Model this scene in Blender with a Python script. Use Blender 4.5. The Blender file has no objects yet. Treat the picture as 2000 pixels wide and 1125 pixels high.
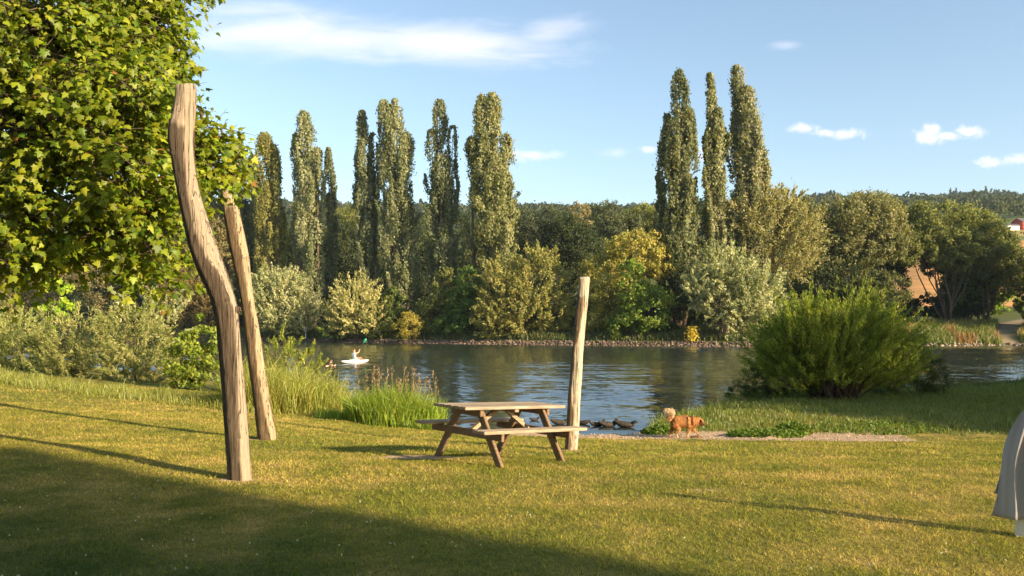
import bpy, math, random
import numpy as np
from math import radians as R, sin, cos, pi

rng = np.random.default_rng(7)
random.seed(7)
sc = bpy.context.scene
COL = sc.collection

# ------------------------------------------------------------------ camera
F = 1620.0; HZ = 635.0; CAMZ = 2.5
cam_d = bpy.data.cameras.new('camera'); cam = bpy.data.objects.new('camera', cam_d); COL.objects.link(cam)
cam.location = (0, 0, CAMZ); cam.rotation_euler = (R(90), 0, 0)
cam_d.sensor_width = 36; cam_d.lens = 36*F/2000.0
cam_d.shift_y = (HZ-562.5)/2000.0
cam_d.clip_start = 0.1; cam_d.clip_end = 8000
sc.camera = cam

# ------------------------------------------------------------------ light
SUN_EL = 18.5; SUN_ROT = 125.5
SDIR = np.array([sin(R(SUN_ROT))*cos(R(SUN_EL)), cos(R(SUN_ROT))*cos(R(SUN_EL)), sin(R(SUN_EL))])
sl = bpy.data.lights.new('sun', 'SUN'); so = bpy.data.objects.new('sun', sl); COL.objects.link(so)
sl.energy = 5.0; sl.angle = R(0.7); sl.color = (1.0, 0.79, 0.50)
so.location = (30, -30, 40)
so.rotation_euler = (R(90-SUN_EL), 0, math.atan2(SDIR[0], -SDIR[1]))
sc.view_settings.view_transform = 'Standard'; sc.view_settings.look = 'None'
sc.view_settings.gamma = 1.0; sc.view_settings.exposure = 1.24
sc.view_settings.use_curve_mapping = False
try:
    sc.cycles.max_bounces = 6; sc.cycles.diffuse_bounces = 3; sc.cycles.glossy_bounces = 3
    sc.cycles.transmission_bounces = 4; sc.cycles.transparent_max_bounces = 4
    sc.cycles.use_denoising = True
except Exception:
    pass


class NT:
    """small helper to write node graphs"""
    def __init__(s, tree): s.t = tree
    def n(s, typ, **kw):
        nd = s.t.nodes.new(typ)
        ins = kw.pop('ins', {})
        for k, v in kw.items(): setattr(nd, k, v)
        for k, v in ins.items():
            sock = nd.inputs[k]
            if isinstance(v, bpy.types.NodeSocket): s.t.links.new(v, sock)
            else:
                if isinstance(v, (tuple, list)) and len(v) == 3 and sock.type == 'RGBA': v = (*v, 1)
                sock.default_value = v
        return nd
    def m(s, op, a, b=None, c=None):
        ins = {0: a}
        if b is not None: ins[1] = b
        if c is not None: ins[2] = c
        return s.n('ShaderNodeMath', operation=op, ins=ins).outputs[0]
    def mix(s, f, a, b, blend='MIX'):
        nd = s.n('ShaderNodeMix', data_type='RGBA', blend_type=blend, ins={0: f, 6: a, 7: b})
        return nd.outputs[2]
    def noise(s, vec, scale, detail=4, rough=.55, dist=0):
        ins = {'Scale': scale, 'Detail': detail, 'Roughness': rough, 'Distortion': dist}
        if vec is not None: ins['Vector'] = vec
        return s.n('ShaderNodeTexNoise', ins=ins).outputs[0]
    def ramp(s, f, stops, interp='LINEAR'):
        nd = s.n('ShaderNodeValToRGB', ins={0: f}); cr = nd.color_ramp; cr.interpolation = interp
        while len(cr.elements) < len(stops): cr.elements.new(0.5)
        for e, (p, c) in zip(cr.elements, stops):
            e.position = p
            e.color = (c, c, c, 1) if not isinstance(c, (tuple, list)) else (*c, 1)
        return nd.outputs[0]
    def link(s, a, b): s.t.links.new(a, b)


# ------------------------------------------------------------------ world: sky and clouds by direction
w = bpy.data.worlds.new('World'); sc.world = w; w.use_nodes = True
t = NT(w.node_tree); w.node_tree.nodes.clear()
sky = t.n('ShaderNodeTexSky', sky_type='NISHITA', sun_disc=False, sun_elevation=R(SUN_EL), sun_rotation=R(SUN_ROT),
          altitude=200, air_density=1.0, dust_density=1.2, ozone_density=1.3)
tc = t.n('ShaderNodeTexCoord')
sep = t.n('ShaderNodeSeparateXYZ', ins={0: tc.outputs['Generated']})
yy = t.m('MAXIMUM', sep.outputs[1], 0.05)
U = t.m('DIVIDE', sep.outputs[0], yy); V = t.m('DIVIDE', sep.outputs[2], yy)
uv = t.n('ShaderNodeCombineXYZ', ins={0: U, 1: V, 2: 0.0}).outputs[0]
wisp_map = t.n('ShaderNodeMapping', ins={0: uv, 'Scale': (1.0, 4.0, 1.0), 'Rotation': (0, 0, R(5))}).outputs[0]
wisp = t.noise(wisp_map, 9, 6, .6, .6)
puff = t.noise(uv, 60, 7, .66, .8)
puff2 = t.noise(uv, 16, 3, .5, .3)
edge = t.m('ADD', t.m('MULTIPLY', t.m('SUBTRACT', puff, .5), 1.7), t.m('MULTIPLY', t.m('SUBTRACT', puff2, .5), 1.2))
wedge = t.m('MULTIPLY', t.m('SUBTRACT', wisp, .5), 1.15)

def blob(px, py, rx, ry, rot=0, soft=.8, noise=edge, gain=1.0):
    u0 = (px-1000)/F; v0 = (HZ-py)/F
    du = t.m('SUBTRACT', U, u0); dv = t.m('SUBTRACT', V, v0)
    c, s_ = cos(rot), sin(rot)
    a = t.m('DIVIDE', t.m('ADD', t.m('MULTIPLY', du, c), t.m('MULTIPLY', dv, s_)), rx/F)
    b = t.m('DIVIDE', t.m('SUBTRACT', t.m('MULTIPLY', dv, c), t.m('MULTIPLY', du, s_)), ry/F)
    d = t.m('SQRT', t.m('ADD', t.m('MULTIPLY', a, a), t.m('MULTIPLY', b, b)))
    v = t.m('ADD', t.m('SUBTRACT', 1.0, d), noise)
    nd = t.n('ShaderNodeMapRange', interpolation_type='SMOOTHSTEP', ins={0: v, 1: 0.0, 2: soft, 3: 0.0, 4: gain})
    return nd.outputs[0]

mask = None
for args in [(560, 66, 370, 66, R(-2), 1.25, wedge, .66), (860, 84, 350, 62, R(-5), 1.25, wedge, .66), (710, 76, 280, 60, R(-4), 1.25, wedge, .62), (1075, 62, 120, 34, R(10), 1.2, wedge, .42),
             (1030, 108, 120, 14, 0, .9, wedge, .3), (480, 20, 190, 30, 0, 1.1, wedge, .38),
             (1572, 251, 46, 15, 0, 1.1, edge, .8), (1612, 259, 50, 13, 0, 1.1, edge, .7), (1655, 262, 56, 15, 0, 1.1, edge, .75), (1812, 266, 40, 20, 0, 1.1, edge, .8), (1820, 254, 24, 16, 0, 1.1, edge, .8), (1850, 265, 50, 10, 0, 1.1, edge, .6),
             (1892, 257, 38, 17, 0, 1.1, edge, .75), (1940, 318, 42, 15, 0, 1.1, edge, .75), (1985, 312, 50, 16, 0, 1.1, edge, .7), (1035, 303, 70, 15, 0, 1.2, edge, .66),
             (1265, 292, 36, 13, 0, 1.0, edge, .5), (1400, 300, 50, 30, 0, 1.0, edge, .62), (1535, 88, 45, 14, 0, 1.2, wedge, .25),
             (1210, 298, 40, 14, 0, 1.2, edge, .25), (2150, 230, 60, 20, 0, .9, edge, .8), (-200, 120, 300, 50, 0, .9, wedge, .6)]:
    b = blob(*args)
    mask = b if mask is None else t.m('MAXIMUM', mask, b)
front = t.m('GREATER_THAN', sep.outputs[1], 0.06)
mask = t.m('MULTIPLY', mask, front)
skyc = sky.outputs[0]
hsv = t.n('ShaderNodeHueSaturation', ins={'Hue': .495, 'Saturation': .96, 'Value': 1.0, 'Fac': 1.0, 'Color': skyc}).outputs[0]
cl = t.mix(mask, hsv, (6.2, 5.6, 6.15, 1))
bg = t.n('ShaderNodeBackground', ins={'Color': cl, 'Strength': 0.108})
out = t.n('ShaderNodeOutputWorld', ins={0: bg.outputs[0]})


# ------------------------------------------------------------------ generic helpers
def link(o, parent=None):
    COL.objects.link(o)
    if parent is not None: o.parent = parent
    return o

def tag(o, label, cat, group=None, kind=None):
    o['label'] = label; o['category'] = cat
    if group: o['group'] = group
    if kind: o['kind'] = kind
    return o

def empty(name, loc, label=None, cat=None, group=None):
    o = bpy.data.objects.new(name, None); COL.objects.link(o); o.location = loc; o.empty_display_size = .2
    if label: tag(o, label, cat, group)
    return o

def reparent(o, p):
    """parent o (built in world coordinates) under p that has only a location"""
    o.parent = p; o.location = tuple(-np.array(p.location))
    return o

def mesh_np(name, V, faces, mat, col=None, smooth=False, parent=None):
    """V (n,3); faces (m,k) same k for all"""
    V = np.asarray(V, dtype=np.float32); faces = np.asarray(faces, dtype=np.int32)
    me = bpy.data.meshes.new(name)
    m, k = faces.shape
    me.vertices.add(len(V)); me.vertices.foreach_set('co', V.ravel())
    me.loops.add(m*k); me.loops.foreach_set('vertex_index', faces.ravel())
    me.polygons.add(m); me.polygons.foreach_set('loop_start', np.arange(0, m*k, k, dtype=np.int32))
    try: me.polygons.foreach_set('loop_total', np.full(m, k, dtype=np.int32))
    except Exception: pass
    if smooth: me.polygons.foreach_set('use_smooth', np.ones(m, dtype=bool))
    if col is not None:
        col = np.asarray(col, dtype=np.float32)
        dom = 'FACE' if len(col) == m and len(col) != len(V) else 'POINT'
        at = me.attributes.new('tint', 'FLOAT_COLOR', dom)
        at.data.foreach_set('color', np.concatenate([col, np.ones((len(col), 1), np.float32)], 1).ravel())
    me.update(calc_edges=True)
    if mat: me.materials.append(mat)
    o = bpy.data.objects.new(name, me); COL.objects.link(o)
    if parent is not None: reparent(o, parent)
    return o

def mat_new(name):
    m = bpy.data.materials.new(name); m.use_nodes = True; m.node_tree.nodes.clear()
    return m, NT(m.node_tree)

def at(px, py, d):
    return np.array([(px-1000)/F*d, d, CAMZ+(HZ-py)/F*d])

def unit(a): return a/np.maximum(np.linalg.norm(a, axis=-1, keepdims=True), 1e-9)

# ------------------------------------------------------------------ shorelines and ground height
SH = np.array([(-120, 128), (-60, 78), (-30, 54), (-16, 40), (-9, 31), (-6.2, 26), (-4.3, 22.2), (-2.0, 20.0), (0.2, 18.9), (1.6, 18.5), (2.9, 18.6),
               (3.5, 20.5), (5.6, 24.0), (8.2, 28.5), (11.8, 31.0), (16.3, 31.0), (22, 35), (40, 44), (90, 60), (200, 75), (400, 80)], float)
CF = np.array([(-120, 128), (-60, 78), (-30, 54), (-16, 40), (-9, 31), (-6.2, 26), (-4.3, 22.2), (-2.0, 20.0), (0.2, 18.9), (1.6, 18.5), (2.9, 18.3),
               (7, 18.0), (12, 17.6), (18, 17.8), (40, 22), (120, 30), (400, 40)], float)
FS = np.array([(-400, 260), (-120, 172), (-70, 143), (-29, 122), (-5, 108), (10, 101), (26, 95), (45, 98), (60, 101), (90, 99), (200, 98), (600, 90)], float)

def sdist(X, Y, P):
    """distance to the polyline, positive below it (camera side)"""
    best = np.full(X.shape, 1e9); 
    for (x0, y0), (x1, y1) in zip(P[:-1], P[1:]):
        dx, dy = x1-x0, y1-y0; L2 = dx*dx+dy*dy
        tt = np.clip(((X-x0)*dx+(Y-y0)*dy)/L2, 0, 1)
        best = np.minimum(best, np.hypot(X-(x0+tt*dx), Y-(y0+tt*dy)))
    yl = np.interp(X, P[:, 0], P[:, 1])
    return np.where(Y < yl, best, -best)

def sdist_near(X, Y):
    """the near shoreline bends back over itself in x near (2.9..3.5): still single valued"""
    return sdist(X, Y, SH)

def vnoise(X, Y, s, seed=0):
    r = np.random.default_rng(seed); v = 0
    for k in range(5):
        a = r.uniform(0, 2*pi); f = r.uniform(.6, 1.5)/s; p = r.uniform(0, 6.28); q = r.uniform(0, 6.28)
        v = v+np.sin((X*cos(a)+Y*sin(a))*f*6.28+p+1.3*np.sin((X*sin(a)-Y*cos(a))*f*3.9+q))
    return v/5

def smooth(a, b, x):
    t_ = np.clip((x-a)/(b-a), 0, 1); return t_*t_*(3-2*t_)

def ground(X, Y):
    X = np.asarray(X, float); Y = np.asarray(Y, float)
    dC = sdist(X, Y, CF); dS = sdist(X, Y, SH); dF = -sdist(X, Y, FS)
    hA = np.interp(dC, [-3, 0, .8, 3, 5, 7.5, 9, 11, 14, 40], [.24, .10, .13, .30, .48, .69, .77, .83, .86, .95])
    leftish = smooth(-3, -6, X)
    hA = hA*(1-leftish)+leftish*np.interp(dC, [0, 1.0, 3, 7, 12], [.0, .35, .7, .85, .88])
    hB = np.interp(dS, [-6, -1.2, 0, .5, 1.5, 6, 20], [-1.6, -.4, 0, .14, .24, .6, 1.6])
    h = np.minimum(hA, hB)
    h = np.where(dS < 0, np.minimum(hB, h), h)
    # the far bank
    rel = np.interp(X/np.maximum(Y, 1), [-.8, -.25, 0, .18, .3, .45, .62, .8], [240, 238, 234, 236, 243, 255, 256, 250])
    pk = 2.5+rel/F*900-13
    fr = np.interp(Y, [105, 150, 200, 260, 400, 600, 900, 1500, 3000], [0, .012, .075, .15, .37, .62, 1, 1.0, .9])
    hill = pk*fr+vnoise(X, Y, 160, 3)*6*smooth(300, 800, Y)
    right = smooth(.32, .5, X/np.maximum(Y, 1))
    hill = hill*(.35+.65*np.maximum(right, smooth(220, 420, Y)))
    bank = np.interp(dF, [-6, -1.0, 0, 1.2, 3, 8, 20], [-1.6, -.4, 0, .50, 1.1, 1.8, 2.1])
    far = np.where(dF > 0, bank+np.where(dF > 3, hill*smooth(3, 30, dF), 0), bank)
    mid = dF > -6
    z = np.where(mid, far, h)
    n = (vnoise(X, Y, 2.3, 5)*.012+vnoise(X, Y, .7, 6)*.005)*(dS > .3)+vnoise(X, Y, .75, 61)*vnoise(X, Y, .5, 62)*.10*(np.abs(dC-.9) < 1.3)*(X > -1)*(X < 14)*(Y < 30)
    return z+n

def gz(x, y): return float(ground(np.array([x]), np.array([y]))[0])

# ------------------------------------------------------------------ materials
def grass_colour(t, P):
    """lawn colour by place, shared by soil and blades"""
    big = t.noise(P, .35, 4, .6); mid = t.noise(P, 1.6, 5, .65); fine = t.noise(P, 14, 3, .6)
    a = t.ramp(mid, [(.30, (.20, .205, .032)), (.46, (.31, .270, .056)), (.60, (.44, .340, .095)), (.75, (.55, .40, .15))])
    b = t.ramp(mid, [(.30, (.14, .175, .026)), (.55, (.24, .235, .044)), (.75, (.38, .310, .075))])
    c = t.mix(t.ramp(big, [(.38, 0.0), (.62, 1.0)]), b, a)
    sp = t.n('ShaderNodeSeparateXYZ', ins={0: P})
    lush_shade = t.m('ADD', t.m('ADD', t.m('MULTIPLY', sp.outputs[0], .62), sp.outputs[1]), t.m('MULTIPLY', mid, 2.4))
    lf = t.n('ShaderNodeMapRange', interpolation_type='SMOOTHSTEP', ins={0: lush_shade, 1: 4.4, 2: 7.9, 3: .85, 4: 0.0}).outputs[0]
    c = t.mix(lf, c, t.ramp(mid, [(.3, (.042, .090, .016)), (.7, (.100, .140, .027))]))  # turf greener near the viewer, colour also darkened to deepen the house shadow
    return c, fine

def make_ground_mat():
    m, t = mat_new('ground_soil_and_grass')
    P = t.n('ShaderNodeNewGeometry').outputs['Position']
    tint = t.n('ShaderNodeAttribute', attribute_name='tint')
    reg = t.n('ShaderNodeAttribute', attribute_name='region')
    rs = t.n('ShaderNodeSeparateColor', ins={0: reg.outputs[0]})
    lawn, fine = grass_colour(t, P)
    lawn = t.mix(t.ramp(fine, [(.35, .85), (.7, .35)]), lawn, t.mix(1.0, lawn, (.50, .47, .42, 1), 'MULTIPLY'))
    n1 = t.noise(P, 2.5, 6, .65); n2 = t.noise(P, 26, 4, .7)
    sandc = t.ramp(n2, [(.25, (.28, .18, .11)), (.5, (.52, .37, .23)), (.75, (.68, .52, .35))])
    sandc = t.mix(t.ramp(n1, [(.35, .6), (.6, 0.0)]), sandc, (.26, .17, .10, 1))
    thr = t.m('ADD', rs.outputs[0], t.m('MULTIPLY', t.m('SUBTRACT', t.noise(P, 5, 5, .7), .5), .75))
    sm = t.ramp(thr, [(.42, 0.0), (.58, 1.0)])
    far = t.mix(t.ramp(t.noise(P, .12, 5, .6), [(.3, 0.0), (.7, .6)]), tint.outputs[0], (.10, .11, .03, 1))
    far = t.mix(.35, far, t.mix(n1, (.02, .02, .01, 1), (.5, .5, .3, 1)), 'SOFT_LIGHT')
    c = t.mix(rs.outputs[1], lawn, far)
    c = t.mix(sm, c, sandc)
    bump = t.n('ShaderNodeBump', ins={'Strength': .8, 'Distance': .05, 'Height': t.m('ADD', t.m('MULTIPLY', n2, .5), t.noise(P, 7, 5, .7))})
    pb = t.n('ShaderNodeBsdfPrincipled', ins={'Base Color': c, 'Roughness': .95, 'Normal': bump.outputs[0]})
    pb.inputs['Specular IOR Level'].default_value = .15
    t.n('ShaderNodeOutputMaterial', ins={0: pb.outputs[0]})
    return m

def make_leaf_mat(name, trans=.38, gloss=.018, rough=.6, hue_noise=.12):
    m, t = mat_new(name)
    a = t.n('ShaderNodeAttribute', attribute_name='tint')
    P = t.n('ShaderNodeNewGeometry').outputs['Position']
    n = t.noise(P, 3.0, 3, .6)
    c = t.mix(t.m('MULTIPLY', n, hue_noise), a.outputs[0], t.mix(1.0, a.outputs[0], (1.5, 1.15, .7, 1), 'MULTIPLY'))
    d = t.n('ShaderNodeBsdfDiffuse', ins={'Color': c})
    tr = t.n('ShaderNodeBsdfTranslucent', ins={'Color': t.mix(1.0, c, (1.35, 1.3, .55, 1), 'MULTIPLY')})
    g = t.n('ShaderNodeBsdfGlossy', ins={'Color': (.9, .95, 1, 1), 'Roughness': rough})
    m1 = t.n('ShaderNodeMixShader', ins={0: trans, 1: d.outputs[0], 2: tr.outputs[0]})
    m2 = t.n('ShaderNodeMixShader', ins={0: gloss, 1: m1.outputs[0], 2: g.outputs[0]})
    t.n('ShaderNodeOutputMaterial', ins={0: m2.outputs[0]})
    return m

def make_lawn_blade_mat():
    m, t = mat_new('lawn_blades')
    P = t.n('ShaderNodeNewGeometry').outputs['Position']
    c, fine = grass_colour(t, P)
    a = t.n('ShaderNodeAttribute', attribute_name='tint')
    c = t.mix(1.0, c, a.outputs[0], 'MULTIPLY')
    d = t.n('ShaderNodeBsdfDiffuse', ins={'Color': c})
    tr = t.n('ShaderNodeBsdfTranslucent', ins={'Color': c})
    m1 = t.n('ShaderNodeMixShader', ins={0: .35, 1: d.outputs[0], 2: tr.outputs[0]})
    t.n('ShaderNodeOutputMaterial', ins={0: m1.outputs[0]})
    return m

def make_bark(name, c0, c1, c2, scale=6, stretch=.12, strength=.8):
    m, t = mat_new(name)
    tc = t.n('ShaderNodeTexCoord').outputs['Object']
    mp = t.n('ShaderNodeMapping', ins={0: tc, 'Scale': (1, 1, stretch)}).outputs[0]
    n = t.noise(mp, scale, 8, .68, .5); nb = t.noise(tc, 1.6, 4, .6, .3)
    c = t.ramp(n, [(.3, c0), (.5, c1), (.7, c2)])
    c = t.mix(t.ramp(nb, [(.45, 0.0), (.62, .7)]), c, t.mix(1.0, c, (.62, .52, .45, 1), 'MULTIPLY'))
    bump = t.n('ShaderNodeBump', ins={'Strength': strength, 'Distance': .03, 'Height': n})
    pb = t.n('ShaderNodeBsdfPrincipled', ins={'Base Color': c, 'Roughness': .85, 'Normal': bump.outputs[0]})
    pb.inputs['Specular IOR Level'].default_value = .2
    t.n('ShaderNodeOutputMaterial', ins={0: pb.outputs[0]})
    return m

def make_post_mat(name, bark, bare, bare_amt, rot=0):
    """weathered log: grey brown bark with long bare pale strips and cracks"""
    m, t = mat_new(name)
    tc = t.n('ShaderNodeTexCoord').outputs['Object']
    mp = t.n('ShaderNodeMapping', ins={0: tc, 'Scale': (1, 1, .07)}).outputs[0]
    fib = t.noise(mp, 38, 8, .7, .4)
    mp2 = t.n('ShaderNodeMapping', ins={0: tc, 'Scale': (1, 1, .11), 'Location': (rot, rot*.7, 0)}).outputs[0]
    patch = t.noise(mp2, 4.5, 5, .6, .6)
    crk = t.noise(t.n('ShaderNodeMapping', ins={0: tc, 'Scale': (1, 1, .025)}).outputs[0], 16, 3, .5, .2)
    crack = t.ramp(crk, [(.485, 0.0), (.5, 1.0), (.515, 0.0)])
    a = t.ramp(fib, [(.3, tuple(x*.45 for x in bark)), (.5, bark), (.7, tuple(min(1, x*1.5) for x in bark))])
    b = t.ramp(fib, [(.3, tuple(x*.7 for x in bare)), (.5, bare), (.7, tuple(min(1, x*1.25) for x in bare))])
    side = t.n('ShaderNodeSeparateColor', ins={0: t.n('ShaderNodeAttribute', attribute_name='tint').outputs[0]}).outputs[0]
    pv = t.m('SUBTRACT', patch, t.m('MULTIPLY', t.m('SUBTRACT', side, .45), .42))
    bm = t.ramp(pv, [(bare_amt-.05, 0.0), (bare_amt+.05, 1.0)])
    c = t.mix(bm, b, a)
    c = t.mix(t.m('MULTIPLY', crack, .8), c, (.05, .035, .025, 1))
    knots = t.noise(tc, 9, 2, .5); c = t.mix(t.ramp(knots, [(.68, 0.0), (.75, .7)]), c, (.07, .045, .03, 1))
    h = t.m('ADD', t.m('MULTIPLY', fib, .7), t.m('ADD', t.m('MULTIPLY', bm, .5), t.m('MULTIPLY', crack, -.8)))
    bump = t.n('ShaderNodeBump', ins={'Strength': 1.0, 'Distance': .035, 'Height': h})
    pb = t.n('ShaderNodeBsdfPrincipled', ins={'Base Color': c, 'Roughness': .8, 'Normal': bump.outputs[0]})
    pb.inputs['Specular IOR Level'].default_value = .2
    t.n('ShaderNodeOutputMaterial', ins={0: pb.outputs[0]})
    return m

def make_plain(name, col, rough=.6, noise=.25, scale=8, bump=.2, spec=.3, dist=.01):
    m, t = mat_new(name)
    tc = t.n('ShaderNodeTexCoord').outputs['Object']
    n = t.noise(tc, scale, 5, .6)
    c = t.mix(t.m('MULTIPLY', n, noise*2), (*col, 1), tuple(x*.55 for x in col)+(1,))
    b = t.n('ShaderNodeBump', ins={'Strength': bump, 'Distance': dist, 'Height': n})
    pb = t.n('ShaderNodeBsdfPrincipled', ins={'Base Color': c, 'Roughness': rough, 'Normal': b.outputs[0]})
    pb.inputs['Specular IOR Level'].default_value = spec
    t.n('ShaderNodeOutputMaterial', ins={0: pb.outputs[0]})
    return m

def make_tint_mat(name, rough=.9, scale=30, amt=.5, bump=.4, dist=.01):
    m, t = mat_new(name)
    a = t.n('ShaderNodeAttribute', attribute_name='tint')
    tc = t.n('ShaderNodeTexCoord').outputs['Object']
    n = t.noise(tc, scale, 5, .7)
    c = t.mix(t.m('MULTIPLY', n, amt), a.outputs[0], t.mix(1.0, a.outputs[0], (.45, .4, .35, 1), 'MULTIPLY'))
    b = t.n('ShaderNodeBump', ins={'Strength': bump, 'Distance': dist, 'Height': n})
    pb = t.n('ShaderNodeBsdfPrincipled', ins={'Base Color': c, 'Roughness': rough, 'Normal': b.outputs[0]})
    pb.inputs['Specular IOR Level'].default_value = .2
    t.n('ShaderNodeOutputMaterial', ins={0: pb.outputs[0]})
    return m

def make_water_mat():
    m, t = mat_new('river_water')
    P = t.n('ShaderNodeNewGeometry').outputs['Position']
    mp = t.n('ShaderNodeMapping', ins={0: P, 'Scale': (.55, 1.0, 1), 'Rotation': (0, 0, R(-14))}).outputs[0]
    def vec(scale, detail, amp, off):
        m2 = t.n('ShaderNodeMapping', ins={0: mp, 'Location': (off, off*1.7, 0)}).outputs[0]
        nn = t.n('ShaderNodeTexNoise', ins={'Vector': m2, 'Scale': scale, 'Detail': detail, 'Roughness': .55, 'Distortion': .4})
        c = t.n('ShaderNodeVectorMath', operation='SUBTRACT', ins={0: nn.outputs[1], 1: (.5, .5, .5)}).outputs[0]
        return t.n('ShaderNodeVectorMath', operation='SCALE', ins={0: c, 'Scale': amp}).outputs[0]
    gust = t.ramp(t.noise(t.n('ShaderNodeMapping', ins={0: P, 'Scale': (.35, 1.0, 1)}).outputs[0], .09, 3, .6, .8), [(.36, .30), (.60, 1.0)])
    sm_ = t.n('ShaderNodeVectorMath', operation='ADD', ins={0: vec(1.1, 3, .25, 0), 1: vec(4.5, 3, .27, 9)}).outputs[0]
    sm_ = t.n('ShaderNodeVectorMath', operation='SCALE', ins={0: sm_, 'Scale': gust}).outputs[0]
    sm_ = t.n('ShaderNodeVectorMath', operation='MULTIPLY', ins={0: sm_, 1: (.8, 1.15, 0)}).outputs[0]
    nrm_ = t.n('ShaderNodeVectorMath', operation='ADD', ins={0: sm_, 1: (0, -.06, 1)}).outputs[0]
    b = t.n('ShaderNodeVectorMath', operation='NORMALIZE', ins={0: nrm_})
    pb = t.n('ShaderNodeBsdfPrincipled', ins={'Base Color': (.030, .038, .030, 1), 'Roughness': .05, 'IOR': 1.33, 'Normal': b.outputs[0]})
    t.n('ShaderNodeOutputMaterial', ins={0: pb.outputs[0]})
    return m

M = {}
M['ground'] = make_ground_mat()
M['leaf'] = make_leaf_mat('tree_leaves')
M['planeleaf'] = make_leaf_mat('plane_tree_leaves', .46, .018, .5, .2)
M['blade'] = make_leaf_mat('grass_blades', .42, .03, .5)
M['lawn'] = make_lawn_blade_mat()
M['bark'] = make_bark('tree_bark', (.05, .036, .025), (.12, .09, .065), (.2, .16, .12))
M['water'] = make_water_mat()
M['post1'] = make_post_mat('grey_log', (.105, .078, .054), (.33, .262, .19), .50)
M['post2'] = make_post_mat('brown_log', (.125, .086, .050), (.36, .28, .18), .47, 3.1)
M['post3'] = make_post_mat('pale_log', (.17, .12, .075), (.50, .42, .31), .56, 7.7)
M['fur'] = make_tint_mat('dog_coat', .9, 60, .6, .6)
M['stone'] = make_tint_mat('bank_stones', .85, 9, .6, .8, .03)
M['skinc'] = make_tint_mat('skin_and_cloth', .6, 20, .2, .1)
M['white'] = make_plain('white_paint', (.78, .78, .76), .35, .08, 6, .05, .5)
M['cloth'] = make_plain('grey_white_towel', (.43, .42, .44), .95, .15, 40, .6, .1, .004)
M['wall'] = make_plain('house_plaster', (.30, .25, .20), .9, .2, 3, .3)
M['red'] = make_plain('red_boards', (.42, .05, .04), .8, .25, 2, .2)
M['roof'] = make_plain('grey_roof', (.13, .12, .13), .8, .3, 2, .3)
M['rooft'] = make_plain('roof_tiles', (.28, .11, .07), .8, .4, 3, .6)
M['glass'] = make_plain('window_glass', (.03, .04, .05), .08, .0, 1, 0, .5)
M['harness'] = make_plain('dark_harness', (.16, .03, .02), .7, .2, 20, .2)
M['green'] = make_plain('green_paddle', (.03, .32, .14), .4, .1, 5, .05, .5)
M['dark'] = make_plain('dark_grip', (.03, .03, .035), .5, .1, 5, .05, .4)

# ------------------------------------------------------------------ ground sheet
def axis(n, lo, hi, c, s):
    a = math.asinh((lo-c)/s); b = math.asinh((hi-c)/s)
    return c+s*np.sinh(np.linspace(a, b, n))
gx = axis(640, -1700, 1700, 1.0, 9.0); gy = axis(760, -70, 2800, 15.0, 7.0)
GX, GY = np.meshgrid(gx, gy)
GZ = ground(GX.ravel(), GY.ravel())
V = np.stack([GX.ravel(), GY.ravel(), GZ], 1)
nx, ny = len(gx), len(gy)
ii = (np.arange(ny-1)[:, None]*nx+np.arange(nx-1)[None, :]).ravel()
Fc = np.stack([ii, ii+1, ii+1+nx, ii+nx], 1)
X_, Y_ = GX.ravel(), GY.ravel()
dC_ = sdist(X_, Y_, CF); dS_ = sdist(X_, Y_, SH); dF_ = -sdist(X_, Y_, FS)
def sandmask(X, Y, dC, dS):
    s = smooth(-.7, -.1, dC)*(1-smooth(1.1, 2.0, dC))*smooth(-2.2, 0.2, X)*(1-smooth(6.0, 10.5, X)*.95)
    s = np.maximum(s, smooth(.9, .0, dS)*smooth(-2.5, -.5, X)*(X < 3.6))
    # bare patches in the lawn
    for (bx, by, rx, ry, a) in [(-1.25, 11.3, .85, .33, .8), (-.2, 11.4, .9, .4, .5), (-3.6, 11.6, 1.6, .5, .42), (3.4, 9.2, 1.2, .35, .3), (-3.0, 9.05, .30, .22, .8), (-4.05, 13.35, .4, .28, .75), (.95, 13.25, .34, .28, .75), (2.0, 8.6, .45, .2, .5), (-6.6, 14.6, 1.5, .6, .42), (-2.9, 12.2, 1.6, .45, .38), (-3.2, 9.0, .5, .25, .4), (-2.3, 10.6, 1.1, .4, .32), (3.4, 9.2, 1.2, .35, .3), (.3, 12.2, .8, .3, .45), (-4.2, 13.7, 1.2, .3, .35)]:
        s = np.maximum(s, a*np.exp(-((X-bx)/rx)**2-((Y-by)/ry)**2))
    return s
sand = sandmask(X_, Y_, dC_, dS_)
isfar = smooth(-2, 0, dF_)
under = (dS_ < -.3)*(dF_ < 0)
tint = np.zeros((len(X_), 3)); tint[:] = (.085, .10, .028)
ang = X_/np.maximum(Y_, 1)
fld = (Y_ > 165)*(Y_ < 330)*(ang > .40)
tint[fld] = (.62, .33, .14)
grn = (Y_ > 330)*(ang > .42)*(Y_ < 640); tint[grn] = (.13, .17, .05)
st = (Y_ > 345)*(Y_ < 372)*(ang > .42); tint[st] = (.45, .33, .13)
def path_x(Y): return np.interp(Y, [98, 104, 112, 125, 145, 175, 220, 300], [60, 62.0, 67.0, 75.5, 91, 116, 160, 250])
def path_w(Y): return np.interp(Y, [98, 112, 145], [.8, 1.5, 2.2])
onpath = (np.abs(X_-path_x(Y_)) < path_w(Y_))*(Y_ > 100)*(Y_ < 300)
tint[onpath] = (.34, .26, .19)
dirt = (vnoise(X_, Y_, 7, 12) > .25)*(dF_ > 1)*(dF_ < 14)*(X_ > 42)
tint[dirt & ~onpath] = (.25, .13, .06)
tint[under > 0] = (.05, .045, .02)
regc = np.stack([sand*(isfar < .5), np.maximum(isfar, under), np.zeros_like(sand)], 1)
gnd = mesh_np('ground', V, Fc, M['ground'], tint, smooth=True)
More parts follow.
